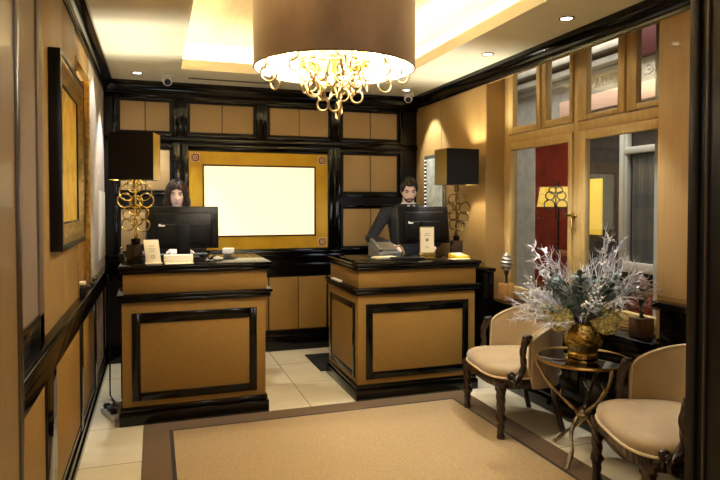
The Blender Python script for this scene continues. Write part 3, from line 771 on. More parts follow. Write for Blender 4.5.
# ================================================================== LEFT WALL PICTURE
def art_mat():
    m = mat('abstract_canvas', (214, 170, 60), .5); nt = m.node_tree; b = nt.nodes['Principled BSDF']
    tc = nt.nodes.new('ShaderNodeTexCoord'); mp = nt.nodes.new('ShaderNodeMapping'); mp.inputs['Scale'].default_value = (1, 6.5, 2.6)
    nt.links.new(tc.outputs['Object'], mp.inputs[0])
    n = nt.nodes.new('ShaderNodeTexNoise'); n.inputs['Scale'].default_value = 1.9; n.inputs['Detail'].default_value = 4; n.inputs['Distortion'].default_value = 1.2; nt.links.new(mp.outputs[0], n.inputs[0])
    r = nt.nodes.new('ShaderNodeValToRGB'); r.color_ramp.interpolation = 'EASE'
    els = r.color_ramp.elements; els[0].color = lin((120, 140, 130)); els[0].position = .28; els[1].color = lin((190, 70, 30)); els[1].position = .74
    for p, c in ((.38, (206, 176, 90)), (.46, (226, 188, 44)), (.55, (198, 160, 60)), (.63, (216, 150, 40))):
        e = els.new(p); e.color = lin(c)
    nt.links.new(n.outputs['Fac'], r.inputs[0]); nt.links.new(r.outputs[0], b.inputs['Base Color'])
    return m
PY0, PY1, PZ0, PZ1 = 2.99, 3.93, 1.29, 2.20
t = thing('painting', 'framed yellow abstract painting on the left wall', 'painting', (LX + .006, (PY0 + PY1) / 2, (PZ0 + PZ1) / 2))
hy, hz = (PY1 - PY0) / 2, (PZ1 - PZ0) / 2
def pframe(mb, o, i, x0, x1, bev=.004, m=0):
    for (a0, c0, a1, c1) in ((-hy + o, -hz + o, -hy + i, hz - o), (hy - i, -hz + o, hy - o, hz - o), (-hy + i, -hz + o, hy - i, -hz + i), (-hy + i, hz - i, hy - i, hz - o)): mb.box(x0, a0, c0, x1, a1, c1, bev, m)
b = MB(); pframe(b, 0, .03, 0, .052); pframe(b, .115, .128, .02, .03, .002); b.build('outer_frame', LAC2, t)
b = MB(); 
rings = []
for (o, x) in ((.026, .050), (.045, .052), (.07, .040), (.095, .034), (.118, .030), (.118, .01), (.026, .01)):
    rings.append([V((x, -hy + o, -hz + o)), V((x, hy - o, -hz + o)), V((x, hy - o, hz - o)), V((x, -hy + o, hz - o))])
b.loft(rings, cap=False, cyc=True); b.build('gilt_moulding', ANTG, t)
one('box', .005, -hy + .115, -hz + .115, .022, hy - .115, hz - .115).build('canvas', art_mat(), t)

# small things on the left ledge
b = MB(); b.box(-.03, -.08, 0, .03, .08, .05, .005); tag(b.build('box', BLK, loc=(LX + .012, 4.10, .945)), 'small black box on the left wall ledge beside the niche', 'box')
b = MB(); b.box(-.025, -.05, 0, .025, .05, .045, .004); tag(b.build('box', mat('dim_ivory', (196, 178, 140), .5), loc=(LX - .02, 4.40, .945)), 'small ivory box on the left wall ledge inside the niche', 'box')
random.seed(5)
b = MB()
pts = [(LX + .02 + .02 * sin(i * 1.7), 4.28 + i * .035, .950 + .012 * (1 + sin(i * 2.3))) for i in range(22)]
b.tube(pts, .006, 7); tag(b.build('silver_chain', CHROME), 'tangled silver chain along the left wall ledge', 'chain')
# cables on the floor left of the left desk
b = MB(); b.tube([(-.36, 5.15, .955), (-.355, 5.15, .90), (-.35, 5.13, .6), (-.345, 5.10, .3), (-.34, 5.02, .03), (-.30, 4.9, .008), (-.32, 4.75, .008), (-.29, 4.70, .008)], .006, 7)
tag(b.build('cable', BLK), 'black cable hanging down beside the left wall to the floor', 'cable')
t = thing('power_strip', 'white power strip with plugs on floor left of the left desk', 'power strip', (-.315, 4.62, 0), R(20))
one('box', -.03, -.13, 0, .03, .13, .035, .006).build('body', WHITE, t)
for k in range(3): one('box', -.02, -.10 + k * .075, .035, .02, -.06 + k * .075, .07, .005).build('plug', BLK if k != 1 else GREYP, t)
b = MB(); b.tube([(-.30, 4.74, .008), (-.36, 4.80, .008), (-.30, 4.86, .009), (-.27, 4.80, .009), (-.33, 4.76, .02), (-.36, 4.70, .008)], .005, 7)
tag(b.build('cable', mat('grey_cable', (90, 90, 92), .5), loc=(0, .0, 0)), 'grey looped cable on the tiles by the power strip', 'cable')

# illuminated mirror on the right wall behind the lamp
t = thing('wall_mirror', 'pale patterned wall panel edged with small lights behind the right lamp', 'mirror', (XR - .008, 5.66, 1.70))
one('box', -.02, -.24, -.36, 0, .24, .32, .004).build('frame', mat('silver_frame', (170, 165, 155), .25, .8), t)
one('box', -.024, -.19, -.32, -.018, .17, .28).build('patterned_glass', mat('etched_glass', (222, 222, 204), .3, .1, c2=(176, 180, 160), nscale=16), t)
b = MB()
for k in range(16): b.ball((-.026, .205, -.33 + k * .040), .0075, 8)
b.build('bead_lights', mat('bead_glow', (255, 250, 235), .4, emit=(255, 248, 235), es=1.0), t)

# ================================================================== PINECONE FINIALS ON THE WINDOW SHELF
def finial(label, loc, hcube, wc, s, wm):
    t = thing('pinecone_finial', label, 'ornament', loc)
    one('box', -wc, -wc, 0, wc, wc, hcube, .003).build('base_cube', wm, t)
    b = MB(); b.lathe([(.022, hcube), (.012, hcube + .015), (.010, hcube + .05 * s), (.022, hcube + .09 * s), (.02, hcube + .10 * s)], 16); b.build('stem', mat('dark_pewter', (66, 62, 56), .35, .8), t)
    b = MB(); z0 = hcube + .09 * s; hh = .15 * s; n = 40; rings = []
    for i in range(n + 1):
        u = i / n; rr = .052 * s * (sin(pi * min(1, u * 1.0 + .06)) ** .75) * (1 - .35 * u) + .002
        ring = [];
        for j in range(24):
            a = 2 * pi * j / 24; q = rr * (1 + .10 * sin(a + u * 36)); ring.append(V((q * cos(a), q * sin(a), z0 + hh * u)))
        rings.append(ring)
    b.loft(rings); b.build('cone', mat('frosted_pewter', (150, 144, 134), .35, .6, noise=.3, nscale=30), t)
finial('silver pinecone ornament on wooden cube, right end of window shelf', (2.80, 2.925, .70), .115, .05, 1.15, wood('walnut_cube', (104, 74, 44), (82, 56, 32), .4))
finial('silver pinecone ornament on pale cube, left end of window shelf', (2.80, 4.42, .70), .14, .048, 1.12, wood('oak_cube', (176, 128, 68), (156, 110, 54), .4))

# ================================================================== ARMCHAIRS
FAB = mat('cream_velvet', (164, 136, 90), .65, sheen=.45, noise=.10, nscale=7, bump=.15, bscale=500)
PIP = mat('cream_piping', (200, 176, 134), .6)
CW = mat('carved_walnut', (48, 27, 16), .28, coat=.4, noise=.4, nscale=25)
def spow(v, p): return math.copysign(abs(v) ** p, v)
def armchair(label, loc, rotz):
    t = thing('armchair', label, 'armchair', loc, rotz, None)
    # cushion: rounded plan, bowed front
    b = MB(); n = 40; rings = []
    def plan(a, k):
        x = .332 * k * spow(cos(a), .55); y = (.275 if sin(a) < 0 else .235) * k * spow(sin(a), .6)
        if y < 0: y *= 1.08
        return x * (1 - .10 * (y + .28) / .56), y - .02
    for k, z in ((.96, .385), (1.0, .40), (1.015, .425), (.99, .447), (.92, .462), (.75, .475), (.5, .484), (.25, .489), (.02, .49)):
        rings.append([V((*plan(2 * pi * j / n, k), z)) for j in range(n)])
    b.loft(rings); sc_ = b.build('seat_cushion', FAB, t)
    b = MB(); b.tube([V((*plan(2 * pi * j / 60, 1.01), .392)) for j in range(61)], .008, 6, cap=False); b.build('piping', PIP, sc_)
    # carved rail with gadroons
    b = MB(); rings = []
    for k, z in ((.95, .325), (.985, .335), (1.0, .36), (.985, .388)):
        rings.append([V((plan(2 * pi * j / 160, k + (.012 * cos(2 * pi * j / 160 * 40) if z in (.36, .335) else 0)) + (z,))) for j in range(160)])
    rings = [[V((p.x, p.y, p.z - .02 * max(0, abs(p.x) / .33 - .6) if i < 2 else p.z)) for p in r] for i, r in enumerate(rings)]
    b.loft(rings); b.build('seat_rail', CW, t)
    # tub back shell
    N = 36
    def pth(a, off=0):
        x = (.338 + off) * spow(sin(a), .86); y = -.072 + (.285 + off) * abs(cos(a)) ** .85
        return x, y
    inner, outer, top = [], [], []
    rings = []
    for i in range(N + 1):
        a = -pi / 2 + pi * i / N; c = abs(cos(a)); zt = .645 + .155 * c ** .62
        lean = .035 * c
        xi, yi = pth(a, -.024); xo, yo = pth(a, .022)
        ring = []
        for (q, z) in ((0, .39), (0, .39 + (zt - .39) * .35), (0, .39 + (zt - .39) * .75), (.1, zt - .012), (.5, zt), (.9, zt - .012), (1, .39 + (zt - .39) * .7), (1, .33)):
            hgt = (z - .36) / .4
            ring.append(V((xi + (xo - xi) * q, yi + (yo - yi) * q + lean * hgt, z)))
        rings.append(ring)
    b = MB(); b.loft(rings); br_ = b.build('backrest', FAB, t)
    # piping along the shell edge
    b = MB()
    edge = [];
    for i in range(N + 1):
        a = -pi / 2 + pi * i / N; c = abs(cos(a)); zt = .645 + .155 * c ** .62; xi, yi = pth(a, -.02); edge.append(V((xi, yi + .035 * c * (zt - .36) / .4, zt - .004)))
    x0, y0 = pth(-pi / 2, -.02); x1, y1 = pth(pi / 2, -.02)
    edge = [V((x0, y0 - .006, .40)), V((x0, y0 - .006, .52))] + edge + [V((x1, y1 - .006, .52)), V((x1, y1 - .006, .40))]
    b.tube(edge, .0052, 6); b.build('back_piping', PIP, br_)
    # carved arm posts: twisted, with a scroll at seat and a knob on top
    for s in (-1, 1):
        b = MB(); k = 24; pts = []; rr = []
        for i in range(k + 1):
            u = i / k; z = .37 + .275 * u; y = -.185 + .085 * sin(u * pi * .5) + .02 * sin(u * pi * 2); x = s * (.328 + .008 * sin(u * pi))
            pts.append((x, y, z)); rr.append(.025 * (1 - .25 * sin(u * pi)) * (1.2 if u < .12 else 1))
        b.tube(pts, rr, 20, lobes=4, twist=7, amp=.15)
        b.ball((s * .328, -.105, .655), .022, 14, sc=(.9, 1.1, .9)); b.torus((s * .328, -.205, .415), .018, .011, 'x', 18, 8); b.ball((s * .328, -.205, .415), .013, 10, sc=(1.8, 1, 1))
        b.tube([(s * .328, -.105, .655), (s * .332, -.07, .66)], .016, 10)
        b.build('arm_post', CW, t)
    # legs
    for s in (-1, 1):
        b = MB(); k = 40; pts = []; rr = []
        for i in range(k + 1):
            u = i / k; z = .36 * (1 - u); pts.append((s * .304, -.262, z))
            r = .030 - .010 * u
            if .55 < u < .70: r += .010 * sin((u - .55) / .15 * pi)
            if u > .9: r += .004
            if u < .12: r = .034
            rr.append(r)
        b.tube(pts, rr, 24, lobes=5, twist=8, amp=.14); b.ball((s * .304, -.262, .125), .030, 12, sc=(1, 1, .6)); b.build('leg', CW, t)
        b = MB(); b.tube([(s * .23, .14, .37), (s * .235, .15, .22), (s * .245, .17, .10), (s * .255, .20, 0)], [.028, .024, .019, .018], 10); b.build('leg', CW, t)
    return t
a1 = armchair('cream velvet armchair left of the round table, closest to the right desk', (2.385, 3.60, 0.0), R(-98.7))
a2 = dup(a1, (2.39, 2.275, 0.0), R(-110), 'cream velvet armchair right of the round table, beside the dark jamb')

# ================================================================== ROUND TABLE
TX, TY, TZ = 2.392, 2.95, .60
t = thing('side_table', 'small round black topped table with gilt branch legs between the armchairs', 'table', (TX, TY, 0))
b = MB(); b.lathe([(.248, TZ - .012), (.254, TZ - .008), (.254, TZ - .001), (.250, TZ)], 56); b.build('table_top', mat('black_glass_top', (8, 8, 8), .05, coat=1), t)
b = MB(); b.torus((0, 0, TZ - .008), .258, .0095, 'z', 64, 8); b.build('rim', mat('gilt_rim', (178, 140, 78), .3, 1), t)
LEGM = mat('gilt_pewter', (190, 172, 140), .32, 1, noise=.3, nscale=30)
for k in range(3):
    a0 = k * 2 * pi / 3 + 2.55
    b = MB(); pts = []
    for i in range(22):
        u = i / 21; z = (TZ - .016) * (1 - u) + .008
        if u < .55: r = .248 * (1 - (u / .55) ** 1.6) + .018; a = a0 + .2 * u
        else: v = (u - .55) / .45; r = .018 + .225 * v ** 1.25; a = a0 + .11 + pi * .33 * min(1, v * 1.6)
        pts.append((r * cos(a), r * sin(a), z if u < .55 else max(.010, z)))
    b.tube(pts, [.011 + .003 * sin(i * 1.4) for i in range(22)], 9); b.ball(pts[-1][:2] + (.012,), .012, 10)
    for j in (5, 8, 14):                                    # twig stubs
        p = V(pts[j]); d = V((cos(a0 + j), sin(a0 + j), .9)).normalized(); b.tube([p, p + d * .03, p + d * .055 + V((0, 0, .012))], [.008, .006, .003], 7)
    b.build('leg', LEGM, t)
b = MB(); b.ball((0, 0, .262), .034, 14, sc=(1, 1, 1.3)); b.torus((0, 0, .262), .034, .007, 'z', 20, 6); b.build('knot', LEGM, t)

# ================================================================== VASE + ARRANGEMENT
b = MB(); vz = TZ + .0005
prof = [(.072, 0), (.082, .005), (.082, .026), (.074, .036), (.080, .048), (.100, .085), (.112, .13), (.110, .165), (.100, .195), (.096, .205), (.101, .213), (.093, .213), (.088, .2), (.098, .16), (.08, .07), (.01, .06)]
random.seed(2)
bm_ = {}
def ham(a, z): return 1 + (.03 * sin(a * 9 + z * 60) * sin(z * 110) + .02 * sin(a * 17 - z * 40)) * (1 if .05 < z < .195 else 0)
# finer hammered belly
pf = []
for i in range(len(prof) - 1):
    (r0, z0), (r1, z1) = prof[i], prof[i + 1]; kk = 5 if abs(z1 - z0) > .015 else 1
    for j in range(kk): u = j / kk; pf.append((r0 + (r1 - r0) * u, z0 + (z1 - z0) * u))
pf.append(prof[-1]); b.lathe([(r_ * 1.04, z_) for r_, z_ in pf], 56, mod=ham)
VASE = tag(b.build('vase', mat('hammered_gold', (210, 176, 96), .27, 1, noise=.3, nscale=45, bump=1.0, bscale=55), loc=(TX, TY, vz)), 'hammered gold round vase on the black topped side table', 'vase')
RIM = vz + .20
MFIR = mat('fir_green', (84, 102, 90), .6, c2=(148, 160, 152), nscale=18); MFIR2 = mat('frosted_green', (140, 156, 150), .6, noise=.3, nscale=30)
MSIL = mat('silver_leaf', (164, 178, 168), .5, c2=(106, 124, 112), nscale=12); MWHT = mat('frost_white', (232, 232, 236), .5, noise=.12, nscale=40)
MBRN = mat('glitter_twig', (168, 140, 120), .4, .2, c2=(112, 86, 70), nscale=40); MBER = mat('white_berry', (240, 236, 220), .35)
MLIL = mat('frost_lilac', (206, 200, 206), .55, noise=.15, nscale=40)
MDRK = mat('dark_leaf', (40, 52, 44), .5, c2=(74, 88, 78), nscale=14)
MYEL = mat('hydrangea_cream', (238, 226, 162), .6, c2=(160, 140, 58), nscale=70); MSTEM = mat('stem_brown', (74, 62, 48), .6)
def arc(d, L, droop, n=8, start=(0, 0, 0)):
    d = V(d).normalized(); p = V(start); pts = [p.copy()]
    for i in range(n): p = p + d * (L / n); d = (d + V((0, 0, -droop / n))).normalized(); pts.append(p.copy())
    return pts
def leaf(mb, p, d, up, L, wd, m=0, cup=.15):
    d = d.normalized(); s = d.cross(up); s = s.normalized() if s.length > 1e-4 else V((1, 0, 0)); u = s.cross(d)
    n = 5; rows = []
    for i in range(n + 1):
        t_ = i / n; q = wd * sin(pi * min(.97, t_ * .92 + .05)) ** .8; c = p + d * (L * t_) + u * (cup * L * sin(t_ * pi) * .6)
        rows.append([c - s * q + u * q * .35, c, c + s * q + u * q * .35])
    vs = [[mb.bm.verts.new(x) for x in r] for r in rows]
    for i in range(n):
        for j in range(2):
            f = mb.bm.faces.new((vs[i][j], vs[i][j + 1], vs[i + 1][j + 1], vs[i + 1][j])); f.material_index = m
def needles(mb, pts, ln, dens, m, wd=.0016):
    for i in range(len(pts) - 1):
        a, c = pts[i], pts[i + 1]; d = (c - a).normalized()
        for k in range(dens):
            p = a.lerp(c, k / dens); r = V((random.gauss(0, 1), random.gauss(0, 1), random.gauss(0, 1))); r = (r - d * r.dot(d)).normalized()
            q = (d * .8 + r).normalized(); s = q.cross(d).normalized() * wd
            e = p + q * ln * random.uniform(.7, 1.1)
            mb.bm.faces.new((mb.bm.verts.new(p - s), mb.bm.verts.new(p + s), mb.bm.verts.new(e))).material_index = m
            s2 = q.cross(s).normalized() * wd
            mb.bm.faces.new((mb.bm.verts.new(p - s2), mb.bm.verts.new(p + s2), mb.bm.verts.new(e))).material_index = m
def dirv(az, el): return V((cos(R(az)) * cos(R(el)), sin(R(az)) * cos(R(el)), sin(R(el))))
def rootp(az): return V((.045 * cos(R(az)), .045 * sin(R(az)), 0))
BASE = (TX, TY, RIM)
def place(mb, name, mats, label, cat, group):
    return tag(mb.build(name, mats, loc=BASE, recalc=False), label, cat, group)
RH = V((.78, -.62, 0)); TW = V((-.62, -.78, 0))             # along the window wall / towards the room
def dv(lat, up, tow): return RH * lat + TW * tow + V((0, 0, up))
def rt(d): h = V((d.x, d.y, 0)); return h.normalized() * .045 if h.length > .05 else V((.01, 0, 0))
def rnd(k=1): return V((random.gauss(0, k), random.gauss(0, k), random.gauss(0, k)))
random.seed(21)
U = random.uniform
for k in range(20):                                        # fir
    a = k * 2.39996; d = dv(cos(a) * U(.3, .9), U(.55, 1.7), sin(a) * U(.3, .9)); L = U(.22, .31)
    pts = arc(d, L, .35, 8, rt(d)); b = MB(); b.tube(pts, .003, 5, m=1)
    needles(b, pts[2:], .032, 9, 0, .0021)
    for q in range(2, 8):
        for sg in (-1, 1):
            dd = (pts[q] - pts[q - 1]).normalized(); sd = dd.cross(V((0, 0, 1))).normalized() * sg; sub = arc(dd + sd * .9, .12 * (1 - q / 12), .1, 4, pts[q]); b.tube(sub, .0016, 4, m=1); needles(b, sub, .026, 8, 0, .0021)
    place(b, 'fir_branch', [MFIR if k % 2 else MFIR2, MSTEM], 'frosted fir branch in the gold vase', 'branch', 'fir branches in the vase')
for k in range(34):                                         # silver green leaves
    a = k * 2.39996 + 1; d = dv(cos(a) * U(.4, 1), U(.3, 1.5), sin(a) * U(.4, 1)); L = U(.22, .33)
    pts = arc(d, L, .25, 7, rt(d)); b = MB(); b.tube(pts, .0028, 5, m=1)
    for q in range(2, 8):
        for sg in (-1, 1):
            dd = (pts[q] - pts[q - 1]).normalized(); sd = dd.cross(V((0, 0, 1))).normalized() * sg
            leaf(b, pts[q], dd * .5 + sd + V((0, 0, U(-.2, .5))), V((0, 0, 1)), U(.048, .068), U(.019, .027))
    leaf(b, pts[-1], pts[-1] - pts[-2], V((0, 0, 1)), .05, .016)
    place(b, 'leafy_stem', [MSIL if k % 2 else MDRK, MSTEM], 'silvery green leafy stem in the gold vase', 'stem', 'silver leafy stems in the vase')
def twig(b, p, d, L, lev, r, m=0, droop=.1, spread=.8):
    pts = arc(d, L, droop, 4, p); b.tube(pts, [r, r * .9, r * .8, r * .7, r * .5], 4, m=m)
    if lev:
        for q in (1, 2, 3, 4):
            for _ in range(2): twig(b, pts[q], (pts[q] - pts[q - 1]).normalized() + rnd() * spread * .5, L * .42, lev - 1, r * .6, m, droop, spread)
tw = [(-1, .35, .2, .34), (-1, .15, .4, .33), (-1, .5, .5, .34), (-.9, .1, -.2, .32), (-.7, .3, .8, .30), (.15, 1, .1, .42), (.3, 1, -.2, .40), (.25, .9, .5, .36), (.5, .8, .3, .34), (-.2, .9, .5, .32), (.1, .6, 1, .30), (-.5, .2, 1, .28), (-.4, .8, -.4, .36), (0, .9, -.8, .34)]
tw += [(cos(k_ * 2.4) * .8, .45 + .5 * ((k_ * 7) % 5) / 5 + max(0, cos(k_ * 2.4)) * .5, .3 + .6 * sin(k_ * 1.7), .27 + .012 * (k_ % 5)) for k_ in range(14)]
for (la, up, to, L) in tw:
    b = MB(); d = dv(la, up, to).normalized(); p0 = rt(d); b.tube([p0, p0 + d * .12], .003, 5); twig(b, p0 + d * .11, d, L * (.75 if la > -.85 else .6), 2, .0030)
    place(b, 'frosted_twig', [MWHT if len(COL.objects) % 3 else MLIL], 'white frosted twig in the gold vase', 'twig', 'white frosted twigs in the vase')
for (la, up, to, L) in ((1, 1.25, .1, .38), (1, 1.05, .3, .38), (.9, 1.2, -.3, .37), (1, .75, .2, .33), (.8, 1.4, .2, .36), (-1, .3, .1, .28)):
    b = MB(); d = dv(la, up, to); pts = arc(d, L, .55, 10, rt(d)); b.tube(pts, .0026, 5)
    for q in range(4, 11):
        for _ in range(4):
            e = arc((pts[q] - pts[q - 1]).normalized() + rnd().normalized() * .7, .065, .3, 3, pts[q]); b.tube(e, .0016, 4)
            for pp in e[1:]: b.ball(pp, .0042, 6)
    place(b, 'brown_spray', [MBRN], 'drooping brown glitter spray in the gold vase', 'spray', 'brown sprays in the vase')
for (la, up, to, L) in ((-.8, 1, .2, .34), (-1, .8, 0, .34), (.2, .9, .7, .30), (.35, .7, .8, .30), (.5, .6, .6, .28), (.1, .8, 1, .27), (-.9, .4, .5, .30), (.6, .9, .1, .32)):
    b = MB(); d = dv(la, up, to); pts = arc(d, L, .2, 8, rt(d)); b.tube(pts, .0024, 5, m=1)
    for q in range(3, 9):
        for _ in range(4):
            rd = rnd().normalized() * .035; b.tube([pts[q], pts[q] + rd], .001, 4, m=1); b.ball(pts[q] + rd, .0066, 8)
    place(b, 'berry_stem', [MBER, MSTEM], 'white berry stem in the gold vase', 'stem', 'white berry stems in the vase')
for (la, up, to, L) in ((-.52, 1, .1, .50), (-.42, 1, -.1, .44), (-.62, 1, .2, .44), (.18, 1, .1, .50), (.30, 1, .1, .46), (-.8, .5, .3, .36)):        # pale pointed leaf stars
    b = MB(); d = dv(la, up, to); pts = arc(d, L, .08, 7, rt(d)); b.tube(pts, .0026, 5)
    for q in (4, 5, 6, 7):
        for _ in range(4):
            rd = V((random.gauss(0, 1), random.gauss(0, 1), random.gauss(0, .6))).normalized(); leaf(b, pts[q], rd + d * .5, V((0, 0, 1)) if abs(rd.z) < .8 else V((1, 0, 0)), U(.045, .065), .009)
    place(b, 'star_leaf_stem', [MWHT], 'tall pale pointed leaf stem in the gold vase', 'stem', 'tall pale leaf stems in the vase')
for (la, to, z, r) in ((-.13, .12, .045, .066), (.12, .12, .045, .066), (-.07, -.13, .05, .05), (.09, -.13, .05, .05), (-.185, .04, .06, .05)):
    b = MB(); c = RH * la + TW * to + V((0, 0, z))
    for i in range(120):
        u = 1 - 2 * (i + .5) / 120; a = i * 2.39996; n_ = V((math.sqrt(1 - u * u) * cos(a), math.sqrt(1 - u * u) * sin(a), u)); tg = n_.orthogonal().normalized()
        rj = r * U(.82, 1.04)
        for q in range(4):
            tq = M4.Rotation(q * pi / 2 + i, 3, n_) @ tg; leaf(b, c + n_ * rj, tq + n_ * .8, n_, .022, .009)
    b.ball(c, r * .78, 16); b.tube([c, V((c.x * .3, c.y * .3, -.03))], .004, 6, m=1)
    place(b, 'hydrangea_head', [MYEL, MSTEM], 'cream yellow hydrangea head low at the rim of the gold vase', 'flower', 'hydrangea heads at the vase rim')

# ================================================================== PEOPLE
SKIN = mat('skin', (240, 204, 180), .5, noise=.05, nscale=12); LIP = mat('lips', (176, 112, 98), .5); EYEW = mat('eye_white', (228, 224, 216), .3); IRIS = mat('iris', (44, 28, 18), .2)
def remesh(o, vs, sm=6):
    m = o.modifiers.new('skin', 'REMESH'); m.mode = 'VOXEL'; m.voxel_size = vs; m.use_smooth_shade = True
    s = o.modifiers.new('smooth', 'SMOOTH'); s.factor = .5; s.iterations = sm
def head_pt(u):
    """u: unit direction; face looks along -Y; returns head surface point (origin at the head's centre)"""
    x, y, z = u.x * .074, u.y * .096, u.z * .116
    if z < 0:
        k = (-z / .116); x *= 1 - .30 * k ** 1.6; y = y * (1 - .12 * k) - .016 * k
        if u.y > 0: y -= .05 * k * u.y
    if u.y < 0:                                       # face
        f = -u.y
        y += .006 * f * max(0, 1 - abs(z - .012) / .03) * (1 if abs(x) > .012 else .3)          # sockets
        w_ = max(0, 1 - abs(x) / .016) * f; 
        if -.034 < z < .02: y -= w_ * .024 * ((.02 - z) / .054) ** 1.2
        elif -.042 < z <= -.034: y -= w_ * .024 * max(0, (z + .042) / .008)
        y -= .005 * f * max(0, 1 - abs(z + .058) / .014) * max(0, 1 - abs(x) / .03)
        y -= .007 * f * max(0, 1 - abs(z + .098) / .025) * max(0, 1 - abs(x) / .03)
    return V((x, y, z))
def head_mesh(mb, T, n=56):
    rings = []
    for i in range(1, 45):
        t_ = pi * i / 45; rings.append([T @ head_pt(V((sin(t_) * sin(2 * pi * j / n), -sin(t_) * cos(2 * pi * j / n), -cos(t_)))) for j in range(n)])
    mb.loft(rings)
    for s in (-1, 1):
        mb.ball(T @ V((s * .073, .012, -.005)), .03, 12, sc=(.3, .65, 1.0), rot=T.to_3x3())
def ell(cx, cy, z, rx, ry, n=28, p=.85): return [V((cx + rx * spow(cos(2 * pi * j / n), p), cy + ry * spow(sin(2 * pi * j / n), p), z)) for j in range(n)]
def hand(mb, W, D, side, curl=.5, thumb=1):
    """W wrist, D pointing direction; palm down"""
    D = D.normalized(); up = V((0, 0, 1)); sd = D.cross(up).normalized() * side; up = sd.cross(D).normalized() * side
    pc = W + D * .045
    mb.capsule([W + D * .01 - sd * .018, W + D * .08 - sd * .024], [.018, .015], 10); mb.capsule([W + D * .01 + sd * .018, W + D * .08 + sd * .024], [.018, .015], 10); mb.capsule([W, W + D * .085], [.020, .017], 10)
    for q, L in ((-.030, .072), (-.010, .082), (.011, .077), (.031, .060)):
        p = W + D * .078 + sd * q; a = p + D * L * .42 - up * .004; d2 = (D * cos(curl) - up * sin(curl)); e = a + d2 * L * .33; f_ = e + (D * cos(curl * 1.7) - up * sin(curl * 1.7)) * L * .26
        mb.capsule([p, a, e, f_], [.0095, .009, .0082, .007], 8)
    p = W + D * .02 - sd * .022 * 1; a = p - sd * .030 + D * .028 - up * .008; e = a + D * .032 - sd * .004 - up * .006
    mb.capsule([p, a, e], [.013, .011, .0085], 8)
def person(label, loc, rotz, hgt, male, tiltx, turn, handsP, hairfn, hairm, jac, trou, shirtm):
    t = thing('person', label, 'person', loc, rotz); k = hgt / 1.75
    if not male: sw, ch = .185, .105
    else: sw, ch = .228, .118
    z = lambda v: v * k
    neck = V((0, .005, z(1.50))); hc = neck + V((0, -.035, .155 * k))
    T = M4.Translation(neck) @ M4.Rotation(turn, 4, 'Z') @ M4.Rotation(tiltx, 4, 'X') @ M4.Translation(V((0, -.02, .135 * k)))
    if not male: T = T @ M4.Scale(.95, 4)
    def torso(mb, o, z0=.86, ztop=1.475):
        rows = [(.86, .165, .115, .0), (.93, .160, .110, 0), (1.02, .142, .100, 0), (1.12, .148, .103, -.005), (1.25, .168, .115, -.008), (1.35, .178, .115, -.002), (1.42, .168, .098, .006), (1.465, .120, .075, .01), (1.485, .075, .065, .01)]
        if male: rows = [(a, r * 1.10, q * 1.06, c) for a, r, q, c in rows]
        mb.loft([ell(0, c, z(a), r + o, q + o) for a, r, q, c in rows if z0 <= a <= ztop + .03])
    arms = []
    for s, (hp, hd) in zip((-1, 1), handsP):
        sh = V((s * sw, .01, z(1.385 if male else 1.40))); hp = V(hp); up = .285 * k; lo = .262 * k
        d = hp - sh; L = min(d.length, (up + lo) * .995); dn = d.normalized(); a_ = (up * up - lo * lo + L * L) / (2 * L); h_ = math.sqrt(max(0, up * up - a_ * a_))
        pole = V(((-1.0 if s < 0 else .5), .15, -.9)); pole = (pole - dn * pole.dot(dn)).normalized(); arms.append((sh, sh + dn * a_ + pole * h_, sh + dn * L, V(hd), s))
    b = MB(); torso(b, 0)
    b.capsule([neck + V((0, .01, -.06)), T @ V((0, .012, -.05))], [.060 if male else .05, .055 if male else .045], 16)
    head_mesh(b, T)
    for (sh, el_, wr_, hd, s) in arms:
        b.capsule([sh, sh.lerp(el_, .5), el_], [.05, .044, .037], 14); b.capsule([el_, el_.lerp(wr_, .35), wr_], [.037, .037, .026], 14); hand(b, wr_, hd, s)
    for s in (-1, 1):
        b.capsule([(s * .09, 0, z(.88)), (s * .095, -.01, z(.70)), (s * .095, -.005, z(.48))], [.09, .078, .056], 16); b.capsule([(s * .095, -.005, z(.48)), (s * .095, .012, z(.34)), (s * .095, .02, z(.09))], [.055, .054, .036], 14)
        b.capsule([(s * .095, .03, z(.045)), (s * .10, -.13, .03)], [.036, .030], 12)
    o = b.build('body', SKIN, t); remesh(o, .0046, 4)
    # clothes
    b = MB(); torso(b, .016, .86, 1.465)
    for (sh, el_, wr_, hd, s) in arms:
        w2 = el_.lerp(wr_, .93)
        b.capsule([sh + V((-s * .08, 0, .004)), sh + V((0, 0, .006)), sh.lerp(el_, .5), el_], [.074, .076, .057, .051], 16); b.capsule([el_, el_.lerp(wr_, .4), w2], [.051, .047, .036], 16)
    b.loft([ell(0, 0, z(a), r, q) for a, r, q in ((.78, .185, .130), (.84, .188, .134), (.90, .178, .126))])
    o = b.build('jacket', jac, t); remesh(o, .007, 4)
    b = MB()
    for s in (-1, 1): b.capsule([(s * .09, 0, z(.86)), (s * .097, -.005, z(.62)), (s * .098, 0, z(.45)), (s * .098, .015, z(.10))], [.105, .09, .074, .062], 18)
    b.loft([ell(0, 0, z(a), r, q) for a, r, q in ((.80, .165, .12), (.90, .168, .122), (.95, .16, .115))])
    o = b.build('trousers', trou, t); remesh(o, .009, 4)
    for s in (-1, 1):
        b = MB(); b.capsule([(s * .098, .035, .046), (s * .10, -.04, .046), (s * .104, -.17, .036)], [.044, .045, .036], 14)
        for v in b.bm.verts: v.co.z = max(0.0, v.co.z)
        b.build('shoe', LAC2, t)
    b = MB(); ru = .070 if male else .060
    for q, (rr, zz) in enumerate(((ru, 1.472), (ru - .004, 1.50))):
        pass
    b.loft([ell(0, .006 - .012 * u, z(1.468) + .032 * u, ru + .012 - .014 * u, ru + .008 - .012 * u, p=1) for u in (0, .35, .7, 1)], cap=False)
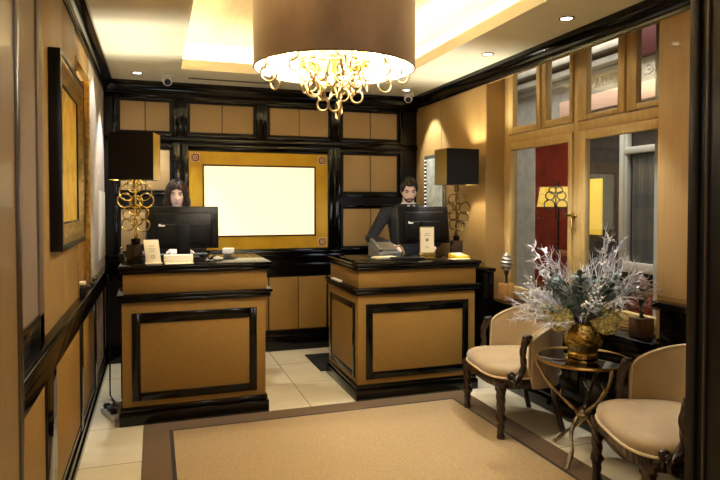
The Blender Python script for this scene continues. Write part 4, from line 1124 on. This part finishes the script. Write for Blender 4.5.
    RW_ = [(1.20, .118, -.004), (1.25, .115, -.008), (1.35, .115, -.002), (1.42, .098, .006), (1.465, .075, .01), (1.485, .065, .01)]
    def front(zz):
        for (z0, q0, c0), (z1, q1, c1) in zip(RW_, RW_[1:]):
            if z0 <= zz <= z1: u_ = (zz - z0) / (z1 - z0); q_ = q0 + (q1 - q0) * u_; return c0 + (c1 - c0) * u_ - q_ * (1.06 if male else 1) - .016 - .007
        return -.15
    vs_ = (1.475, 1.46, 1.44, 1.41, 1.38, 1.35, 1.31, 1.28, 1.25, 1.21)
    b.loft([[V((x, front(zz) + .0 * abs(x), z(zz))) for x in (-h_, -h_ * .5, 0, h_ * .5, h_)] for zz, h_ in zip(vs_, (.040, .042, .042, .038, .033, .028, .022, .016, .010, .003))], closed=False, cap=False)
    sm_ = b.build('shirt', shirtm, t); so = sm_.modifiers.new('thick', 'SOLIDIFY'); so.thickness = .005
    if male:
        b = MB(); b.loft([[V((x, front(zz) - .006, z(zz))) for x in (-h_, 0, h_)] for zz, h_ in zip(vs_[:8], (.012, .014, .010, .012, .013, .014, .014, .013))], closed=False, cap=False)
        o = b.build('tie', SUIT2, t); so = o.modifiers.new('thick', 'SOLIDIFY'); so.thickness = .004
    # eyes, brows, lips, hair
    for s in (-1, 1):
        b = MB(); b.ball(T @ V((s * .031, -.0785, .0095)), .0108, 12, sc=(1, 1, .5)); b.ball(T @ V((s * .031, -.0848, .008)), .0058, 10, m=1, sc=(1, 1, .75)); b.build('eye', [EYEW, IRIS], t)
        b = MB(); b.tube([T @ V((s * x, y, zz)) for x, y, zz in ((.012, -.094, .028), (.026, -.093, .034), (.040, -.085, .034), (.050, -.074, .028))], [.003, .0045, .004, .002], 6); b.build('eyebrow', hairm, t)
        # upper lid
        b = MB(); b.tube([T @ V((s * x, y, zz)) for x, y, zz in ((.018, -.087, .012), (.026, -.0905, .018), (.036, -.088, .018), (.044, -.079, .012))], .0022, 6); b.build('eyelid', IRIS, t)
    b = MB(); b.tube([T @ V((x, y, zz)) for x, y, zz in ((-.022, -.088, -.062), (-.01, -.098, -.057), (0, -.100, -.059), (.01, -.098, -.057), (.022, -.088, -.062))], [.0015, .0032, .003, .0032, .0015], 8); b.tube([T @ V((x, y, zz)) for x, y, zz in ((-.020, -.088, -.064), (0, -.099, -.069), (.020, -.088, -.064))], [.0015, .004, .0015], 8); b.build('lips', LIP, t)
    hairfn(t, T, hairm)
    return t
def hair_shell(T, lim, off, n=64, rows=22, drop=None, wav=.003):
    """lim(phi) polar angle (deg, from crown) reached at azimuth phi (deg, 0 = face); drop(phi): extra hanging length"""
    b = MB(); rings_o = []; rings_i = []
    for j in range(n):
        ph = 360 * j / n; ph_ = ph if ph <= 180 else ph - 360; col_o = []; col_i = []; th = lim(ph_)
        dl = drop(ph_) if drop else 0
        for i in range(rows + 1):
            a = R(max(.3, th * i / rows)); u = V((sin(a) * sin(R(ph)), -sin(a) * cos(R(ph)), cos(a))); p = head_pt(u); g = 1 if dl > .03 else min(1, .45 + (1 - i / rows) * 4)
            wv = wav * sin(ph_ * .35 + i * .3)
            o_ = (off(ph_, i / rows) + wv) * g; q = V((u.x, u.y, u.z * .6)).normalized(); col_o.append(p + q * o_); col_i.append(p - q * .004)
        if dl > 0:
            last = col_o[-1].copy(); li = col_i[-1].copy(); outw = V((last.x, last.y, 0)).normalized()
            for m_ in range(1, 9):
                u_ = m_ / 8; c = last + V((0, 0, -dl * u_)) + outw * (.016 * sin(u_ * pi) - .004 * u_); col_o.append(c); col_i.append(li + V((0, 0, -dl * u_)) + outw * (.014 * sin(u_ * pi)))
        else:
            for m_ in range(8): col_o.append(col_o[-1].copy() + V((0, 0, -.0002))); col_i.append(col_i[-1].copy() + V((0, 0, -.0002)))
        rings_o.append([T @ p for p in col_o] + [T @ p for p in reversed(col_i)])
    b.loft(rings_o, cap=False, cyc=True)
    return b
def sstep(x, a, c): x = max(0, min(1, (x - a) / (c - a))); return x * x * (3 - 2 * x)
def man_hair(t, T, m):
    lim = lambda p: 52 + (92 - 52) * sstep(abs(p), 38, 62) + 26 * sstep(abs(p), 110, 170)
    off = lambda p, s: .010 + (.014 if abs(p) < 70 else .010) * (1 - s) ** .6 + (.012 * (1 - abs(p) / 50) if abs(p) < 50 else 0)
    hair_shell(T, lim, off).build('hair', m, t)
    # short beard and moustache
    b = MB(); rows = []
    for j in range(31):
        ph = -105 + 210 * j / 30; col = []; ci = []
        top = 100 + (122 - 100) * sstep(105 - abs(ph), 10, 55)
        if abs(ph) < 22: top = 136
        for i in range(9):
            a = R(top + (158 - top) * i / 8); u = V((sin(a) * sin(R(ph)), -sin(a) * cos(R(ph)), cos(a))); p = head_pt(u); n_ = V((u.x, u.y, u.z * .6)).normalized(); e = .005 * (1 if 0 < i < 8 else .2)
            col.append(p + n_ * e); ci.append(p - n_ * .004)
        rows.append([T @ p for p in col] + [T @ p for p in reversed(ci)])
    b.loft(rows); b.tube([T @ V((x, y, zz)) for x, y, zz in ((-.028, -.083, -.062), (-.018, -.092, -.052), (0, -.0985, -.048), (.018, -.092, -.052), (.028, -.083, -.062))], [.003, .005, .0045, .005, .003], 8)
    b.build('beard', BEARD, t)
BEARD = mat('beard_brown', (62, 42, 32), .8, noise=.3, nscale=60)
def woman_hair(t, T, m):
    lim = lambda p: 55 + 6 * sstep(abs(p), 5, 25) + 38 * sstep(abs(p), 32, 56)
    off = lambda p, s: .018 + .018 * sstep(abs(p), 25, 80) * (.4 + .6 * s)
    drop = lambda p: .115 * sstep(abs(p), 48, 66)
    hair_shell(T, lim, off, drop=drop).build('hair', m, t)
HBK = mat('dark_hair', (30, 22, 18), .45, noise=.3, nscale=50); HBR = mat('chestnut_hair', (56, 32, 20), .5, spec=.3, c2=(34, 19, 12), nscale=60, stretch=(4, 4, .4))
SUIT = mat('charcoal_suit', (31, 31, 35), .8, noise=.15, nscale=60); SUIT2 = mat('black_suit', (24, 23, 25), .8, noise=.15, nscale=60); SHIRT = mat('white_shirt', (230, 228, 224), .7)
person('person with short dark hair and beard in charcoal suit jacket standing behind right desk', (2.365, 5.50, .0), R(-4), 1.78, True, R(24), R(-12),
       [((-.24, -.24, 1.112), (.2, -1, -.1)), ((.10, -.29, 1.115), (-.15, -1, -.1))], man_hair, HBK, SUIT, SUIT2, SHIRT)
person('person with chestnut bobbed hair in dark jacket standing behind left desk', (.185, 5.56, 0), R(0), 1.71, False, R(12), R(-3),
       [((-.05, -.34, 1.125), (.15, -1, -.1)), ((.06, -.36, 1.125), (-.05, -1, -.1))], woman_hair, HBR, SUIT2, SUIT2, SHIRT)
